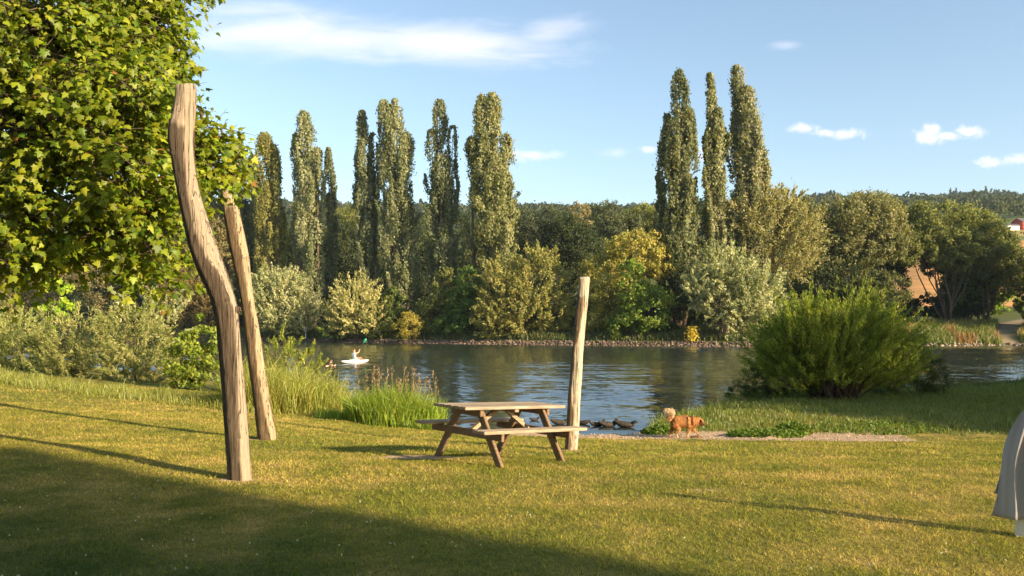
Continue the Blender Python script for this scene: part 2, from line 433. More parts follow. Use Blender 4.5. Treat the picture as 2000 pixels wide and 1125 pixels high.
ra = gnd.data.attributes.new('region', 'FLOAT_COLOR', 'POINT')
ra.data.foreach_set('color', np.concatenate([regc, np.ones((len(regc), 1))], 1).astype(np.float32).ravel())
gnd['kind'] = 'structure'

wv = [(-900, 14, 0), (900, 14, 0), (900, 400, 0), (-900, 400, 0)]
water = mesh_np('river_water', wv, [(0, 1, 2, 3)], M['water']); water['kind'] = 'structure'

# ------------------------------------------------------------------ leaf and tube builders
def leaf_quads(C, D, N, L, W):
    D = unit(D); S = unit(np.cross(D, N))
    n = len(C); L = np.broadcast_to(np.asarray(L, float), (n,))[:, None]; W = np.broadcast_to(np.asarray(W, float), (n,))[:, None]
    V = np.empty((n, 4, 3)); V[:, 0] = C-D*L*.5; V[:, 1] = C+S*W*.5-D*L*.05; V[:, 2] = C+D*L*.5; V[:, 3] = C-S*W*.5-D*L*.05
    return V.reshape(-1, 3), np.arange(n*4).reshape(n, 4)

def rnd_dir(n):
    return unit(rng.normal(size=(n, 3)))

def tube(pts, rad, seg=8, noise=0.0, cap=True, wob=None):
    """returns V, quads (caps as degenerate-free fan quads)"""
    pts = np.asarray(pts, float); k = len(pts); rad = np.broadcast_to(np.asarray(rad, float), (k,))
    T = np.gradient(pts, axis=0); T = unit(T)
    ref = np.array([0, 1.0, 0]) if abs(T[0][1]) < .9 else np.array([1.0, 0, 0])
    V = []
    for i in range(k):
        a = unit(np.cross(T[i], ref)); b = np.cross(T[i], a)
        th = np.arange(seg)*2*pi/seg
        rr = rad[i]*(1+(noise*rng.normal(size=seg) if noise else 0)+(wob(th, i) if wob else 0))
        V.append(pts[i]+rr[:, None]*(np.cos(th)[:, None]*a+np.sin(th)[:, None]*b) if noise or wob else pts[i]+rad[i]*(np.cos(th)[:, None]*a+np.sin(th)[:, None]*b))
    V = np.concatenate(V)
    q = []
    for i in range(k-1):
        for j in range(seg):
            j2 = (j+1) % seg
            q.append((i*seg+j, i*seg+j2, (i+1)*seg+j2, (i+1)*seg+j))
    if cap:
        for base, rev in ((0, True), ((k-1)*seg, False)):
            for j in range(1, seg-2, 2):
                f = (base, base+j, base+j+1, base+j+2)
                q.append(f[::-1] if rev else f)
    return V, np.array(q)

def join(parts):
    Vs, Fs, o = [], [], 0
    for v, f in parts:
        Vs.append(v); Fs.append(f+o); o += len(v)
    return np.concatenate(Vs), np.concatenate(Fs)

def jitter_cols(n, c1, c2, mix, s=.16):
    c1 = np.array(c1); c2 = np.array(c2)
    m = np.clip(mix+rng.normal(size=n)*.18, 0, 1)[:, None]
    c = c1*(1-m)+c2*m
    return np.clip(c*(1+rng.normal(size=(n, 1))*s)*(1+rng.normal(size=(n, 3))*.05), .004, .9)

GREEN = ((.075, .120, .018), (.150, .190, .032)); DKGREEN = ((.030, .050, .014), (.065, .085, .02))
OLIVE = ((.13, .155, .035), (.25, .26, .065)); SILVER = ((.22, .26, .10), (.52, .52, .30))
GOLD = ((.24, .23, .04), (.44, .39, .09)); BROWN = ((.18, .16, .06), (.30, .25, .10)); BRIGHT = ((.22, .36, .02), (.38, .50, .04))
POP = ((.13, .155, .060), (.33, .35, .20)); POPD = ((.10, .125, .055), (.23, .255, .14))

PL = 210
def poplar(spires, d, pal, label, nleaf=17000, group='tall poplars across the river', lean=0.0, bare=False):
    """spires: list of (x_base_px, x_top_px, top_py, width_px, bottom_frac)"""
    main = min(spires, key=lambda s: s[2])
    if len(spires) > 1:
        xs = [q for sp in spires for q in (sp[1]-sp[3]/2, sp[1]+sp[3]/2)]; span = max(xs)-min(xs); mx = sum(sp[0]*sp[3] for sp in spires)/sum(sp[3] for sp in spires)
        spires = spires+[(mx, (mx+main[1])/2, HZ-(HZ-main[2])*.74, span*.66, .05)]
    bx = (main[0]-1000)/F*d; zb = gz(bx, d)
    root = empty('poplar_tree', (bx, d, zb), label, 'poplar', group)
    Cs, Ds, Ms, Nn = [], [], [], []
    tubes = []
    area = sum(s[3]*(HZ-s[2]) for s in spires)
    for (xb, xt, tp, wp, bf) in spires:
        x0 = (xb-1000)/F*d; x1 = (xt-1000)/F*d; zt = CAMZ+(HZ-tp)/F*d; Rm = wp/F*d/2; dy = rng.normal()*Rm*.4
        H = zt-zb
        nl = int(2.1*nleaf*wp*(HZ-tp)/area); nb = max(10, int(nl/PL)); 
        ph = rng.uniform(0, 2*pi, nb); t0 = bf+(0.99-bf)*rng.beta(1.1, 1.0, nb); rho = np.sqrt(rng.uniform(.12, 1.15, nb))
        Lb = rng.uniform(.09, .20, nb)
        s_ = rng.uniform(0, 1, (nb, PL))**.85; t0 = np.minimum(t0, .99-Lb*.75)
        tt = np.minimum(t0[:, None]+s_*Lb[:, None], 1.0)
        prof = (np.clip((tt-bf)/.16, 0.0, 1)**.7)*.9+.1
        top = np.sqrt(np.clip(1-tt**3.8, 0, 1))*.86+.14
        wob = 1+.16*np.sin(tt*19+xb)+.12*np.sin(tt*41+xt+ph[:, None])
        Rr = Rm*1.36*prof*top*wob*rho[:, None]*(.66+.34*s_)
        sway = (x1-x0)*tt**1.6
        Cx = x0+sway+Rr*np.cos(ph)[:, None]; Cy = d+dy+Rr*np.sin(ph)[:, None]; Cz = zb+H*tt
        C = np.stack([Cx, Cy, Cz], -1).reshape(-1, 3)+rng.normal(size=(nb*PL, 3))*np.array([.36, .36, .35])*np.repeat(np.clip(wp/55, .5, 1.1), 1)*(1.15-.6*s_.reshape(-1, 1))
        out = np.stack([np.cos(ph), np.sin(ph), np.full(nb, 1.9)], -1)
        loc = (C.reshape(nb, PL, 3)-np.stack([Cx, Cy, Cz], -1)); loc = unit(loc)*.75+np.stack([np.cos(ph), np.sin(ph), .15+0*ph], -1)[:, None]*.8
        Nn.append(loc.reshape(-1, 3)+rng.normal(size=(nb*PL, 3))*.42)
        Ds.append(np.repeat(out, PL, 0)+rng.normal(size=(nb*PL, 3))*.9); Cs.append(C)
        Ms.append(np.repeat(rng.uniform(0, 1, nb), PL))
        ks = np.linspace(0, .96, 7)
        pts = np.stack([x0*1.0+(x1-x0)*ks**1.6, np.full(7, d)+dy*ks, zb-.2+H*ks], -1)
        if spires.index((xb, xt, tp, wp, bf)) > 0: pts[0] = (bx+(x0-bx)*.25, d, zb-.2)
        tubes.append(tube(pts, (.035+.02*(wp/60))*np.array([11, 9, 8, 6, 4, 2.5, 1])*.7, 7))
    C = np.concatenate(Cs); D = np.concatenate(Ds); mm = np.concatenate(Ms); n = len(C)
    v, f = leaf_quads(C, D, np.concatenate(Nn), rng.uniform(.26, .46, n), rng.uniform(.18, .32, n))
    mesh_np('crown', v, f, M['leaf'], jitter_cols(n, *pal, mm), parent=root)
    v, f = join(tubes); mesh_np('trunk', v, f, M['bark'], smooth=True, parent=root)
    return root

def lobes_to_world(lobes, d):
    out = []
    for l in lobes:
        px, py, rx, ry = l[:4]; dd = l[4] if len(l) > 4 else 0.0
        c = at(px, py, d+dd); out.append((c, rx/F*(d+dd), max(rx, ry*.7)/F*(d+dd), ry/F*(d+dd)))
    return out

def leafy(name, L, base, pal, label, cat, group=None, dens=90, leaf=(.34, .22), clump=.28, per=70, up=.6, droop=0.0, shell=.55, stems=3,
          trunk_r=.22, mat='leaf', stemname='trunk', crownname='crown', shoots=False, flat=1.0):
    """L: world lobes (centre, rx, ry, rz); base: (x, y)"""
    zb = gz(*base); root = empty(name, (base[0], base[1], zb), label, cat, group)
    Cs, Ds, Ms, Nn = [], [], [], []
    for (c, rx, ry, rz) in L:
        nl = int(1.55*dens*pi*rx*rz); nc = max(8, nl//per)
        u = rnd_dir(nc); rr = rng.uniform(shell, 1.0, nc)**.7
        cen = c+u*rr[:, None]*np.array([rx, ry, rz])
        cr = clump*min(rx, rz)*rng.uniform(.5, 1.35, nc)
        if shoots:
            s = rng.uniform(0, 1, (nc, per)); dirs = unit(u*np.array([1, 1, .7])+np.array([0, 0, up])+rng.normal(size=(nc, 3))*.25)
            Cc = cen[:, None]+dirs[:, None]*(s[..., None]-.35)*(cr*2.6)[:, None, None]
            Cc = Cc+rng.normal(size=(nc, per, 3))*(cr*.16)[:, None, None]
            Cc[..., 2] -= droop*(s**2)*cr[:, None]
            D = np.repeat(dirs, per, 0)+rng.normal(size=(nc*per, 3))*.55
        else:
            g = rng.normal(size=(nc, per, 3)); g = g/np.maximum(np.linalg.norm(g, axis=-1, keepdims=True), .3)*rng.uniform(.25, 1, (nc, per, 1))
            Cc = cen[:, None]+g*cr[:, None, None]*np.array([1.1, 1.1, .85*flat])
            D = np.repeat(u, per, 0)*.6+np.array([0, 0, up-droop])+rng.normal(size=(nc*per, 3))*.8
        Nn.append((unit(Cc-cen[:, None])*.8+u[:, None]*.7+np.array([0, 0, .15])).reshape(-1, 3)+rng.normal(size=(nc*per, 3))*.42)
        Cs.append(Cc.reshape(-1, 3)); Ds.append(D); Ms.append(np.repeat(rng.uniform(0, 1, nc), per))
    C = np.concatenate(Cs); D = np.concatenate(Ds); mm = np.concatenate(Ms); Nn = np.concatenate(Nn)
    keep = C[:, 2] > zb-.1; C, D, mm, Nn = C[keep], D[keep], mm[keep], Nn[keep]; n = len(C)
    v, f = leaf_quads(C, D, Nn, leaf[0]*rng.uniform(.7, 1.3, n), leaf[1]*rng.uniform(.7, 1.3, n))
    mesh_np(crownname, v, f, M[mat], jitter_cols(n, *pal, mm), parent=root)
    tubes = []
    for i, (c, rx, ry, rz) in enumerate(L):
        b = np.array([base[0]+rng.normal()*trunk_r*.6, base[1]+rng.normal()*trunk_r*.4, zb-.15]); e = np.array(c)+np.array([0, 0, rz*.35])
        k = np.linspace(0, 1, 7)[:, None]
        mid = b*(1-k)+e*k; mid[:, 2] += np.sin(k[:, 0]*pi)*.12*(e[2]-b[2]); mid[:, :2] += rng.normal(size=(7, 2))*.03*np.linalg.norm(e-b)*np.sin(k*pi)
        tubes.append(tube(mid, trunk_r*(1-.85*k[:, 0])*(1 if i == 0 else .6), 6))
        for q in range(stems):
            s0 = mid[rng.integers(3, 6)]; e2 = c+rnd_dir(1)[0]*np.array([rx, ry, rz])*.85
            if e2[2] < zb+.2: e2[2] = zb+.5
            k2 = np.linspace(0, 1, 5)[:, None]; m2 = s0*(1-k2)+e2*k2; m2[:, 2] += np.sin(k2[:, 0]*pi)*.06*np.linalg.norm(e2-s0)
            tubes.append(tube(m2, trunk_r*.32*(1-.8*k2[:, 0]), 5))
    v, f = join(tubes); mesh_np(stemname, v, f, M['bark'], smooth=True, parent=root)
    return root

def px_tree(name, lobes, d, pal, label, cat, **kw):
    L = lobes_to_world(lobes, d); m = lobes[0]
    bpx = kw.pop('base_px', None)
    bx = ((bpx if bpx is not None else m[0])-1000)/F*d
    return leafy(name, L, (bx, kw.pop('base_y', d)), pal, label, cat, **kw)

# ------------------------------------------------------------------ poplars on the far bank
poplar([(400, 395, 300, 60, .08), (432, 440, 330, 46, .1)], 142, POPD, 'shaded poplar seen between the two leaning posts, leftmost of the row', 12000)
poplar([(478, 462, 278, 46, .08), (490, 492, 305, 34, .1)], 144, POPD, 'dark blue-green poplar just behind the left side of an olive one', 12000)
poplar([(525, 516, 263, 48, .05), (545, 536, 286, 34, .08), (512, 503, 330, 30, .06)], 134, ((.15, .16, .036), (.27, .265, .08)), 'olive poplar, first one right of the brown post', 17000)
poplar([(608, 592, 221, 50, .05), (588, 577, 262, 30, .06), (622, 620, 292, 32, .04)], 131, POP, 'pale-topped poplar with a bare brown trunk strip low down', 18000)
poplar([(646, 640, 290, 22, .05), (650, 648, 335, 20, .1)], 139, POPD, 'narrow dark poplar half hidden at the right of the pale-topped one', 6500)
poplar([(722, 708, 220, 34, .05), (730, 730, 262, 30, .05), (705, 700, 300, 24, .1)], 127, POPD, 'slim poplar whose tip hooks left, paired with a wider taller one', 13000)
poplar([(775, 750, 200, 36, .04), (785, 772, 199, 40, .05), (800, 792, 260, 34, .06), (760, 742, 290, 26, .06)], 125, POP, 'twin-tipped poplar with a lit left side, right of the slim hooked one', 20000)
poplar([(862, 857, 197, 36, .05), (852, 842, 255, 32, .08), (882, 884, 248, 24, .06)], 123, POPD, 'poplar with dark right half and a single fine tip, between two wider ones', 15000)
poplar([(955, 940, 190, 44, .03), (962, 962, 187, 46, .03), (985, 990, 265, 44, .04), (925, 920, 270, 40, .04), (972, 978, 330, 60, .04)], 119, ((.14, .16, .05), (.31, .32, .15)), 'broadest poplar with a wide bushy crown in mid river view', 27000)
poplar([(1328, 1322, 148, 42, .04), (1312, 1300, 230, 36, .06), (1345, 1346, 215, 34, .05), (1300, 1284, 345, 24, .2)], 107, ((.09, .112, .044), (.21, .225, .10)), 'dark wide poplar, left one of the three right of the pale post', 20000)
poplar([(1402, 1388, 144, 32, .06), (1405, 1405, 215, 40, .08), (1395, 1382, 255, 26, .1)], 108, ((.12, .14, .05), (.30, .31, .16)), 'slimmest poplar, middle one of the three right of the pale post', 14000)
poplar([(1465, 1438, 131, 34, .08), (1470, 1455, 178, 50, .08), (1450, 1434, 240, 30, .1), (1484, 1496, 312, 26, .3)], 109, ((.13, .15, .06), (.34, .34, .20)), 'tallest poplar, tip leaning left, right one of the three', 18000)

# ------------------------------------------------------------------ broad trees and bushes, far bank
bushes = [
 # lobes, d, palette, label, name, category, kwargs
 ([(545, 590, 55, 62), (585, 612, 40, 42), (515, 580, 35, 55), (560, 560, 38, 32)], 124, SILVER, 'silvery willow bush just right of the brown leaning post', 'willow_bush', 'bush', {}),
 ([(695, 598, 50, 55), (665, 618, 35, 40), (730, 620, 38, 42)], 118, ((.26, .27, .08), (.56, .53, .25)), 'rounded pale yellow bush with silvery leaf tips below the hooked poplar', 'willow_bush', 'bush', {}),
 ([(735, 632, 45, 40), (770, 605, 32, 45), (650, 645, 30, 25)], 119, GREEN, 'fresh green low bush behind the small golden bush', 'green_bush', 'bush', {}),
 ([(797, 636, 30, 25)], 113, ((.24, .23, .03), (.36, .30, .05)), 'small round golden bush just above the stony waterline', 'golden_bush', 'bush', dict(leaf=(.22, .15), dens=160)),
 ([(870, 560, 24, 45), (862, 600, 35, 45), (840, 620, 40, 40)], 116, OLIVE, 'olive bush with a pointed tip below the fine-tipped poplar', 'green_bush', 'bush', {}),
 ([(915, 560, 32, 42), (905, 600, 40, 45), (890, 640, 50, 28)], 114, ((.07, .14, .018), (.16, .24, .04)), 'mid green bush with glossy leaves below the broadest poplar', 'green_bush', 'bush', {}),
 ([(985, 560, 48, 55), (965, 620, 42, 45), (1050, 560, 60, 60), (1080, 610, 42, 50), (1020, 610, 60, 55), (1040, 510, 32, 32), (1075, 500, 18, 20)], 109, ((.19, .20, .045), (.38, .36, .12)), 'large olive yellow willow with ragged top left of the pale post', 'willow_tree', 'willow', {}),
 ([(1240, 495, 60, 52), (1180, 540, 48, 55), (1215, 590, 62, 60), (1285, 510, 35, 48), (1190, 630, 45, 35)], 106, GOLD, 'golden leaved tree right of the pale post', 'golden_tree', 'tree', {}),
 ([(1235, 560, 32, 60), (1265, 600, 50, 55), (1225, 640, 40, 30)], 102, ((.10, .17, .015), (.22, .29, .04)), 'fresh green bush growing in front of the golden tree', 'green_bush', 'bush', {}),
 ([(1300, 620, 45, 48), (1320, 580, 35, 45)], 105, DKGREEN, 'dark bush between the golden tree and the silver one', 'dark_bush', 'bush', {}),
 ([(1410, 520, 52, 42), (1365, 560, 36, 46), (1400, 590, 34, 52), (1440, 555, 50, 50), (1480, 580, 50, 60), (1460, 620, 60, 50)], 98, ((.20, .24, .10), (.50, .51, .29)), 'silver green tree leaning over the stones right of the three poplars', 'willow_tree', 'willow', {}),
 ([(1500, 450, 80, 75), (1450, 430, 50, 50), (1540, 490, 60, 60), (1520, 400, 55, 32), (1440, 490, 45, 50), (1560, 440, 45, 45)], 110, ((.20, .20, .075), (.38, .36, .16)), 'big pale brown willow at the foot of the three poplars', 'willow_tree', 'willow', dict(dens=110)),
 ([(1580, 420, 30, 34), (1600, 450, 40, 50)], 122, ((.12, .15, .07), (.22, .24, .13)), 'small grey-green tree tucked right of the pale brown willow', 'green_tree', 'tree', {}),
 ([(1690, 425, 66, 50), (1640, 440, 55, 55), (1720, 480, 60, 40), (1730, 430, 45, 42), (1680, 480, 75, 42), (1610, 500, 60, 45)], 118, ((.14, .155, .055), (.27, .26, .11)), 'wide olive tree with thin top twigs and a dark forked trunk', 'olive_tree', 'tree', {}),
 ([(1600, 550, 60, 50), (1660, 555, 60, 60), (1560, 600, 60, 50), (1700, 580, 50, 50)], 116, DKGREEN, 'dark undergrowth tree in shade behind the dark river willow', 'dark_tree', 'tree', {}),
 ([(1700, 545, 34, 40), (1735, 570, 38, 42)], 108, ((.07, .085, .025), (.13, .14, .04)), 'lone pointed bush right above the river willow crown', 'olive_bush', 'bush', {}),
 ([(1850, 440, 85, 42), (1800, 470, 60, 38), (1880, 480, 70, 36), (1820, 425, 50, 34), (1780, 450, 55, 50), (1905, 445, 50, 36), (1935, 485, 40, 34), (1800, 500, 60, 26), (1740, 490, 60, 40), (1860, 500, 60, 30)], 121, ((.14, .17, .045), (.26, .28, .085)), 'spreading green tree arching over the gap to the orange field', 'green_tree', 'tree', {}),
 ([(1925, 468, 50, 34), (1955, 505, 50, 40), (1900, 510, 60, 40), (1995, 530, 40, 42), (1960, 540, 50, 30), (1920, 440, 30, 22)], 124, ((.11, .14, .04), (.23, .24, .075)), 'tree below the red barn with branches over the track', 'green_tree', 'tree', {}),
 ([(1890, 575, 40, 50), (1868, 560, 32, 55), (1840, 520, 44, 22), (1862, 545, 26, 50), (1858, 585, 28, 30), (1920, 590, 22, 40), (1870, 600, 50, 34), (1925, 530, 50, 30), (1850, 605, 40, 26)], 127, DKGREEN, 'dark leafy tree between the field gap and the track gap', 'dark_tree', 'tree', {}),
 ([(1745, 560, 26, 70), (1740, 600, 50, 34), (1725, 520, 40, 40)], 126, DKGREEN, 'dark tree on the left side of the field gap', 'dark_tree', 'tree', {}),
 ([(1805, 597, 40, 22), (1840, 600, 30, 26), (1770, 605, 30, 26)], 128, DKGREEN, 'low dark bush filling the bottom of the field gap', 'dark_bush', 'bush', {}),
 ([(2010, 590, 26, 40), (2030, 550, 40, 50)], 122, GREEN, 'tree at the edge of the view just right of the track', 'green_tree', 'tree', {}),
 ([(1960, 600, 40, 26)], 160, BRIGHT, 'sunlit bright green bush seen through the track gap', 'green_bush', 'bush', dict(dens=60)),
 ([(2085, 470, 70, 90), (2160, 500, 60, 80)], 112, OLIVE, 'tall olive tree beyond the far end of the track bank', 'olive_tree', 'tree', {}),
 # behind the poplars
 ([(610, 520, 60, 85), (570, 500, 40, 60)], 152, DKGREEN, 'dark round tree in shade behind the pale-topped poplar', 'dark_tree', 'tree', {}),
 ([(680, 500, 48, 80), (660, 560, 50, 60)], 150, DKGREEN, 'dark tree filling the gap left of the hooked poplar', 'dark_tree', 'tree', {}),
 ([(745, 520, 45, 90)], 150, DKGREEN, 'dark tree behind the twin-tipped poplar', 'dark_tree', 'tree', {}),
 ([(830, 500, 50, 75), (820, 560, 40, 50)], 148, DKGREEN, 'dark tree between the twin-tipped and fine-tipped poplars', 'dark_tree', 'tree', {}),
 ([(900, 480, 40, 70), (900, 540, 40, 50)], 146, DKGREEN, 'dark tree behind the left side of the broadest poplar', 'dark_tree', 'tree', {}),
 ([(1060, 480, 60, 50), (1040, 520, 50, 50)], 150, ((.035, .05, .02), (.07, .08, .03)), 'dark tree right behind the large olive yellow willow', 'dark_tree', 'tree', {}),
 ([(1110, 470, 45, 50), (1140, 500, 50, 60), (1120, 540, 40, 40)], 146, DKGREEN, 'deep green tree standing directly behind the pale post', 'dark_tree', 'tree', {}),
 ([(1132, 424, 24, 30)], 158, ((.22, .19, .08), (.32, .27, .13)), 'lone straw yellow treetop above the pale post', 'yellow_tree', 'tree', dict(dens=60)),
 ([(1080, 440, 40, 40), (1020, 450, 40, 45)], 175, ((.06, .085, .04), (.11, .13, .06)), 'blue green round treetop right of the broadest poplar', 'green_tree', 'tree', {}),
 ([(1185, 430, 45, 38), (1215, 450, 45, 35)], 170, ((.07, .09, .04), (.13, .15, .06)), 'grey green treetops right above the golden tree', 'green_tree', 'tree', {}),
 ([(1260, 430, 45, 32), (1290, 450, 40, 40)], 172, OLIVE, 'olive treetop touching the dark wide poplar from the left', 'olive_tree', 'tree', {}),
 ([(1375, 440, 40, 60), (1390, 510, 50, 50)], 124, DKGREEN, 'dark tree between the trunks of the three right poplars', 'dark_tree', 'tree', {}),
 ([(660, 440, 40, 34), (690, 430, 30, 30)], 190, OLIVE, 'olive treetop in the gap between two poplars, left of the hooked one', 'olive_tree', 'tree', {}),
 # left, behind the near bushes
 ([(385, 560, 55, 50), (355, 590, 50, 50), (410, 600, 40, 50)], 138, ((.17, .14, .045), (.26, .20, .075)), 'golden brown willow bush left of the grey leaning post', 'willow_bush', 'bush', {}),
 ([(400, 480, 50, 60), (440, 500, 40, 60)], 138, BROWN, 'brown twiggy tree between the two leaning posts', 'brown_tree', 'tree', dict(dens=50)),
 ([(190, 555, 45, 50), (150, 530, 40, 40), (215, 590, 40, 40)], 152, BROWN, 'brown branched tree right of the yellow green young tree', 'brown_tree', 'tree', dict(dens=60)),
 ([(40, 580, 60, 45), (10, 620, 50, 40)], 162, BROWN, 'olive brown bush at the left edge below the plane tree', 'brown_bush', 'bush', {}),
 ([(105, 590, 34, 42), (95, 620, 25, 30), (120, 560, 20, 18)], 47, BRIGHT, 'bright yellow green young tree on the left bank', 'young_tree', 'tree', dict(leaf=(.22, .16), dens=130)),
 ([(280, 560, 60, 70), (250, 520, 60, 60), (330, 500, 60, 70), (200, 590, 70, 50), (330, 590, 60, 50)], 154, DKGREEN, 'dark tree seen under the hanging plane branches', 'dark_tree', 'tree', {}),
 ([(60, 520, 80, 60), (-60, 520, 80, 90), (140, 500, 50, 50), (60, 600, 90, 50)], 172, DKGREEN, 'dark wood edge tree behind the left edge of the view', 'dark_tree', 'tree', {}),
 ([(270, 605, 60, 40), (320, 600, 40, 36), (230, 620, 40, 34)], 42, SILVER, 'grey green willow bush under the plane tree branch tips', 'willow_bush', 'bush', dict(leaf=(.26, .1), dens=120)),
]
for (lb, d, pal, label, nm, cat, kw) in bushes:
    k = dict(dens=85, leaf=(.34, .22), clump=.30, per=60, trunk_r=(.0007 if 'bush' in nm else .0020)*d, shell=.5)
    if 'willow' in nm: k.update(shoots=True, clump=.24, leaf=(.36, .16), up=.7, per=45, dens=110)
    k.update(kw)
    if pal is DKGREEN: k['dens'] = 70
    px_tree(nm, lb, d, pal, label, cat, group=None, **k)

# trees beyond the right edge of the view that shade the near willow and the bank
for (x, y, h, r, lab) in [(24.4, 14.4, 8.6, 5.0, 'round green tree on the bank right of the towel chair, out of the picture'),
                          (29.7, 22.0, 9.4, 5.2, 'second green tree along the bank past the right picture edge'),
                          (35.5, 30.0, 9.6, 5.2, 'third green tree along the bank, farthest along the right shore')]:
    g = gz(x, y); L = [((x, y, g+h*.55), r, r, h*.42), ((x-1.2, y-1, g+h*.35), r*.7, r*.7, h*.3), ((x+1.5, y+1, g+h*.4), r*.8, r*.8, h*.35)]
    leafy('bank_tree', L, (x, y), GREEN, lab, 'tree', dens=110, leaf=(.36, .26), clump=.26, per=50)

for (x, y, h, r, lab) in [(80, 101, 21, 5.5, 'added tall green shade tree on the far bank past the right picture edge, nearest the track'),  # added trees out of view, placed to darken the far bank trees
                          (90, 103, 22, 6, 'added tall green shade tree on the far bank past the right edge, second from the track'),
                          (72, 128, 17, 5, 'added tall shade tree behind the track, past the right picture edge')]:
    g = gz(x, y); L = [((x, y, g+h*.6), r, r, h*.36), ((x-2, y-1, g+h*.35), r*.8, r*.8, h*.28), ((x+2, y+1, g+h*.42), r*.9, r*.9, h*.35)]
    leafy('bank_tree', L, (x, y), GREEN, lab, 'tree', dens=24, leaf=(.7, .5), clump=.26, per=40)

# added trees out of view: they block skylight and deepen the lawn shadow
for (x, y, h, r, lab) in [(-9, -6, 12, 5, 'added skylight-blocking tree behind the viewer on the left'), (-1.5, -10, 12, 5, 'added skylight-blocking tree directly behind the viewer'), (-18, 2, 12, 5, 'added skylight-blocking tree left of the plane tree, out of the picture'), (7, -13, 13, 6, 'added skylight-blocking tree behind the viewer on the right, beside the house')]:
    g = gz(x, y); L = [((x, y, g+h*.66), r, r, h*.34), ((x-1.5, y+1, g+h*.45), r*.9, r*.9, h*.22), ((x+2, y-1, g+h*.5), r*.9, r*.9, h*.25)]
    leafy('sky_blocker_tree', L, (x, y), GREEN, lab, 'tree', dens=65, leaf=(.5, .4), clump=.26, per=40)

# ------------------------------------------------------------------ wooded hill (one mass)
def hill_wood():
    N = 5200
    a = rng.uniform(-.78, .80, N); Yd = np.sqrt(rng.uniform(0, 1, N))*620+330
    right = a > .36
    keep = (~right) | (Yd > 470+25*np.sin(a*30)); a, Yd = a[keep], Yd[keep]
    X = a*Yd; Z = ground(X, Yd); n = len(X); per = 46
    h = rng.uniform(9, 15, n); r = rng.uniform(4, 6.5, n)
    con = rng.uniform(0, 1, n) < .035; r[con] *= .45; h[con] *= 1.35
    u = rnd_dir(n*per).reshape(n, per, 3)*rng.uniform(.7, 1, (n, per, 1))
    u[..., 2] = np.abs(u[..., 2])*1.0-.25
    sc_ = np.where(con[:, None], np.clip(1-u[..., 2], .08, 1), 1.0)
    C = np.stack([X[:, None]+u[..., 0]*r[:, None]*sc_, Yd[:, None]+u[..., 1]*r[:, None]*sc_, Z[:, None]+h[:, None]*(.45+.55*u[..., 2])], -1).reshape(-1, 3)
    m = n*per; D = u.reshape(-1, 3)+rng.normal(size=(m, 3))*.5
    v, f = leaf_quads(C, D, rnd_dir(m), rng.uniform(1.6, 3.2, m), rng.uniform(1.3, 2.4, m))
    tone = np.repeat(rng.uniform(0, 1, n), per)
    o = mesh_np('hillside_wood', v, f, M['leaf'], jitter_cols(m, (.028, .045, .022), (.085, .10, .035), tone, .12))
    tag(o, 'distant mixed wood covering the hills along the skyline', 'wood', kind='stuff')
hill_wood()

# fill shrubs behind the far bank so no bare ground shows between trunks: low understorey, one mass
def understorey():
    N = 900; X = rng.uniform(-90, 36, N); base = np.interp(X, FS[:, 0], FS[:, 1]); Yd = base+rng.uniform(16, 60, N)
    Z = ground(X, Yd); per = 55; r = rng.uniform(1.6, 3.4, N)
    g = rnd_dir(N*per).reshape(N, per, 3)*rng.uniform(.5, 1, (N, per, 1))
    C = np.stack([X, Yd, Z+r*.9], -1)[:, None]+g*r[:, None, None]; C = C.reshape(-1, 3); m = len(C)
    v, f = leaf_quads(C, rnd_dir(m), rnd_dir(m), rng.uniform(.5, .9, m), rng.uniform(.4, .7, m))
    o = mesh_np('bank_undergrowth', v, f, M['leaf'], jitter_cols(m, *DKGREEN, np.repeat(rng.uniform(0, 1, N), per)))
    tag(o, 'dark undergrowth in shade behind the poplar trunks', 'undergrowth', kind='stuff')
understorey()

# ------------------------------------------------------------------ blades
def blades(C, h, w, lean, col, segs=2):
    """curved grass blades; C base points"""
    n = len(C); a = rng.uniform(0, 2*pi, n); dirx = np.stack([np.cos(a), np.sin(a), np.zeros(n)], -1)
    b = rng.uniform(0, 2*pi, n); side = np.stack([np.cos(b), np.sin(b), np.zeros(n)], -1)
    h = h[:, None]; w = np.broadcast_to(np.asarray(w, float), (n,))[:, None]; ln = (lean*rng.uniform(.2, 1.3, n))[:, None]
    if segs == 1:
        V = np.stack([C-side*w/2, C+side*w/2, C+dirx*ln*h+np.array([0, 0, 1])*h], 1)
        return V.reshape(-1, 3), np.arange(n*3).reshape(n, 3), col
    m = C+dirx*ln*h*.3+np.array([0, 0, .6])*h; e = C+dirx*ln*h+np.array([0, 0, 1])*h*(1-ln*.35)
    V = np.stack([C-side*w/2, C+side*w/2, m+side*w*.4, m-side*w*.4, m-side*w*.4, m+side*w*.4, e+side*w*.06, e-side*w*.06], 1)
    return V.reshape(-1, 3), np.arange(n*8).reshape(n*2, 4), np.repeat(col, 2, 0)

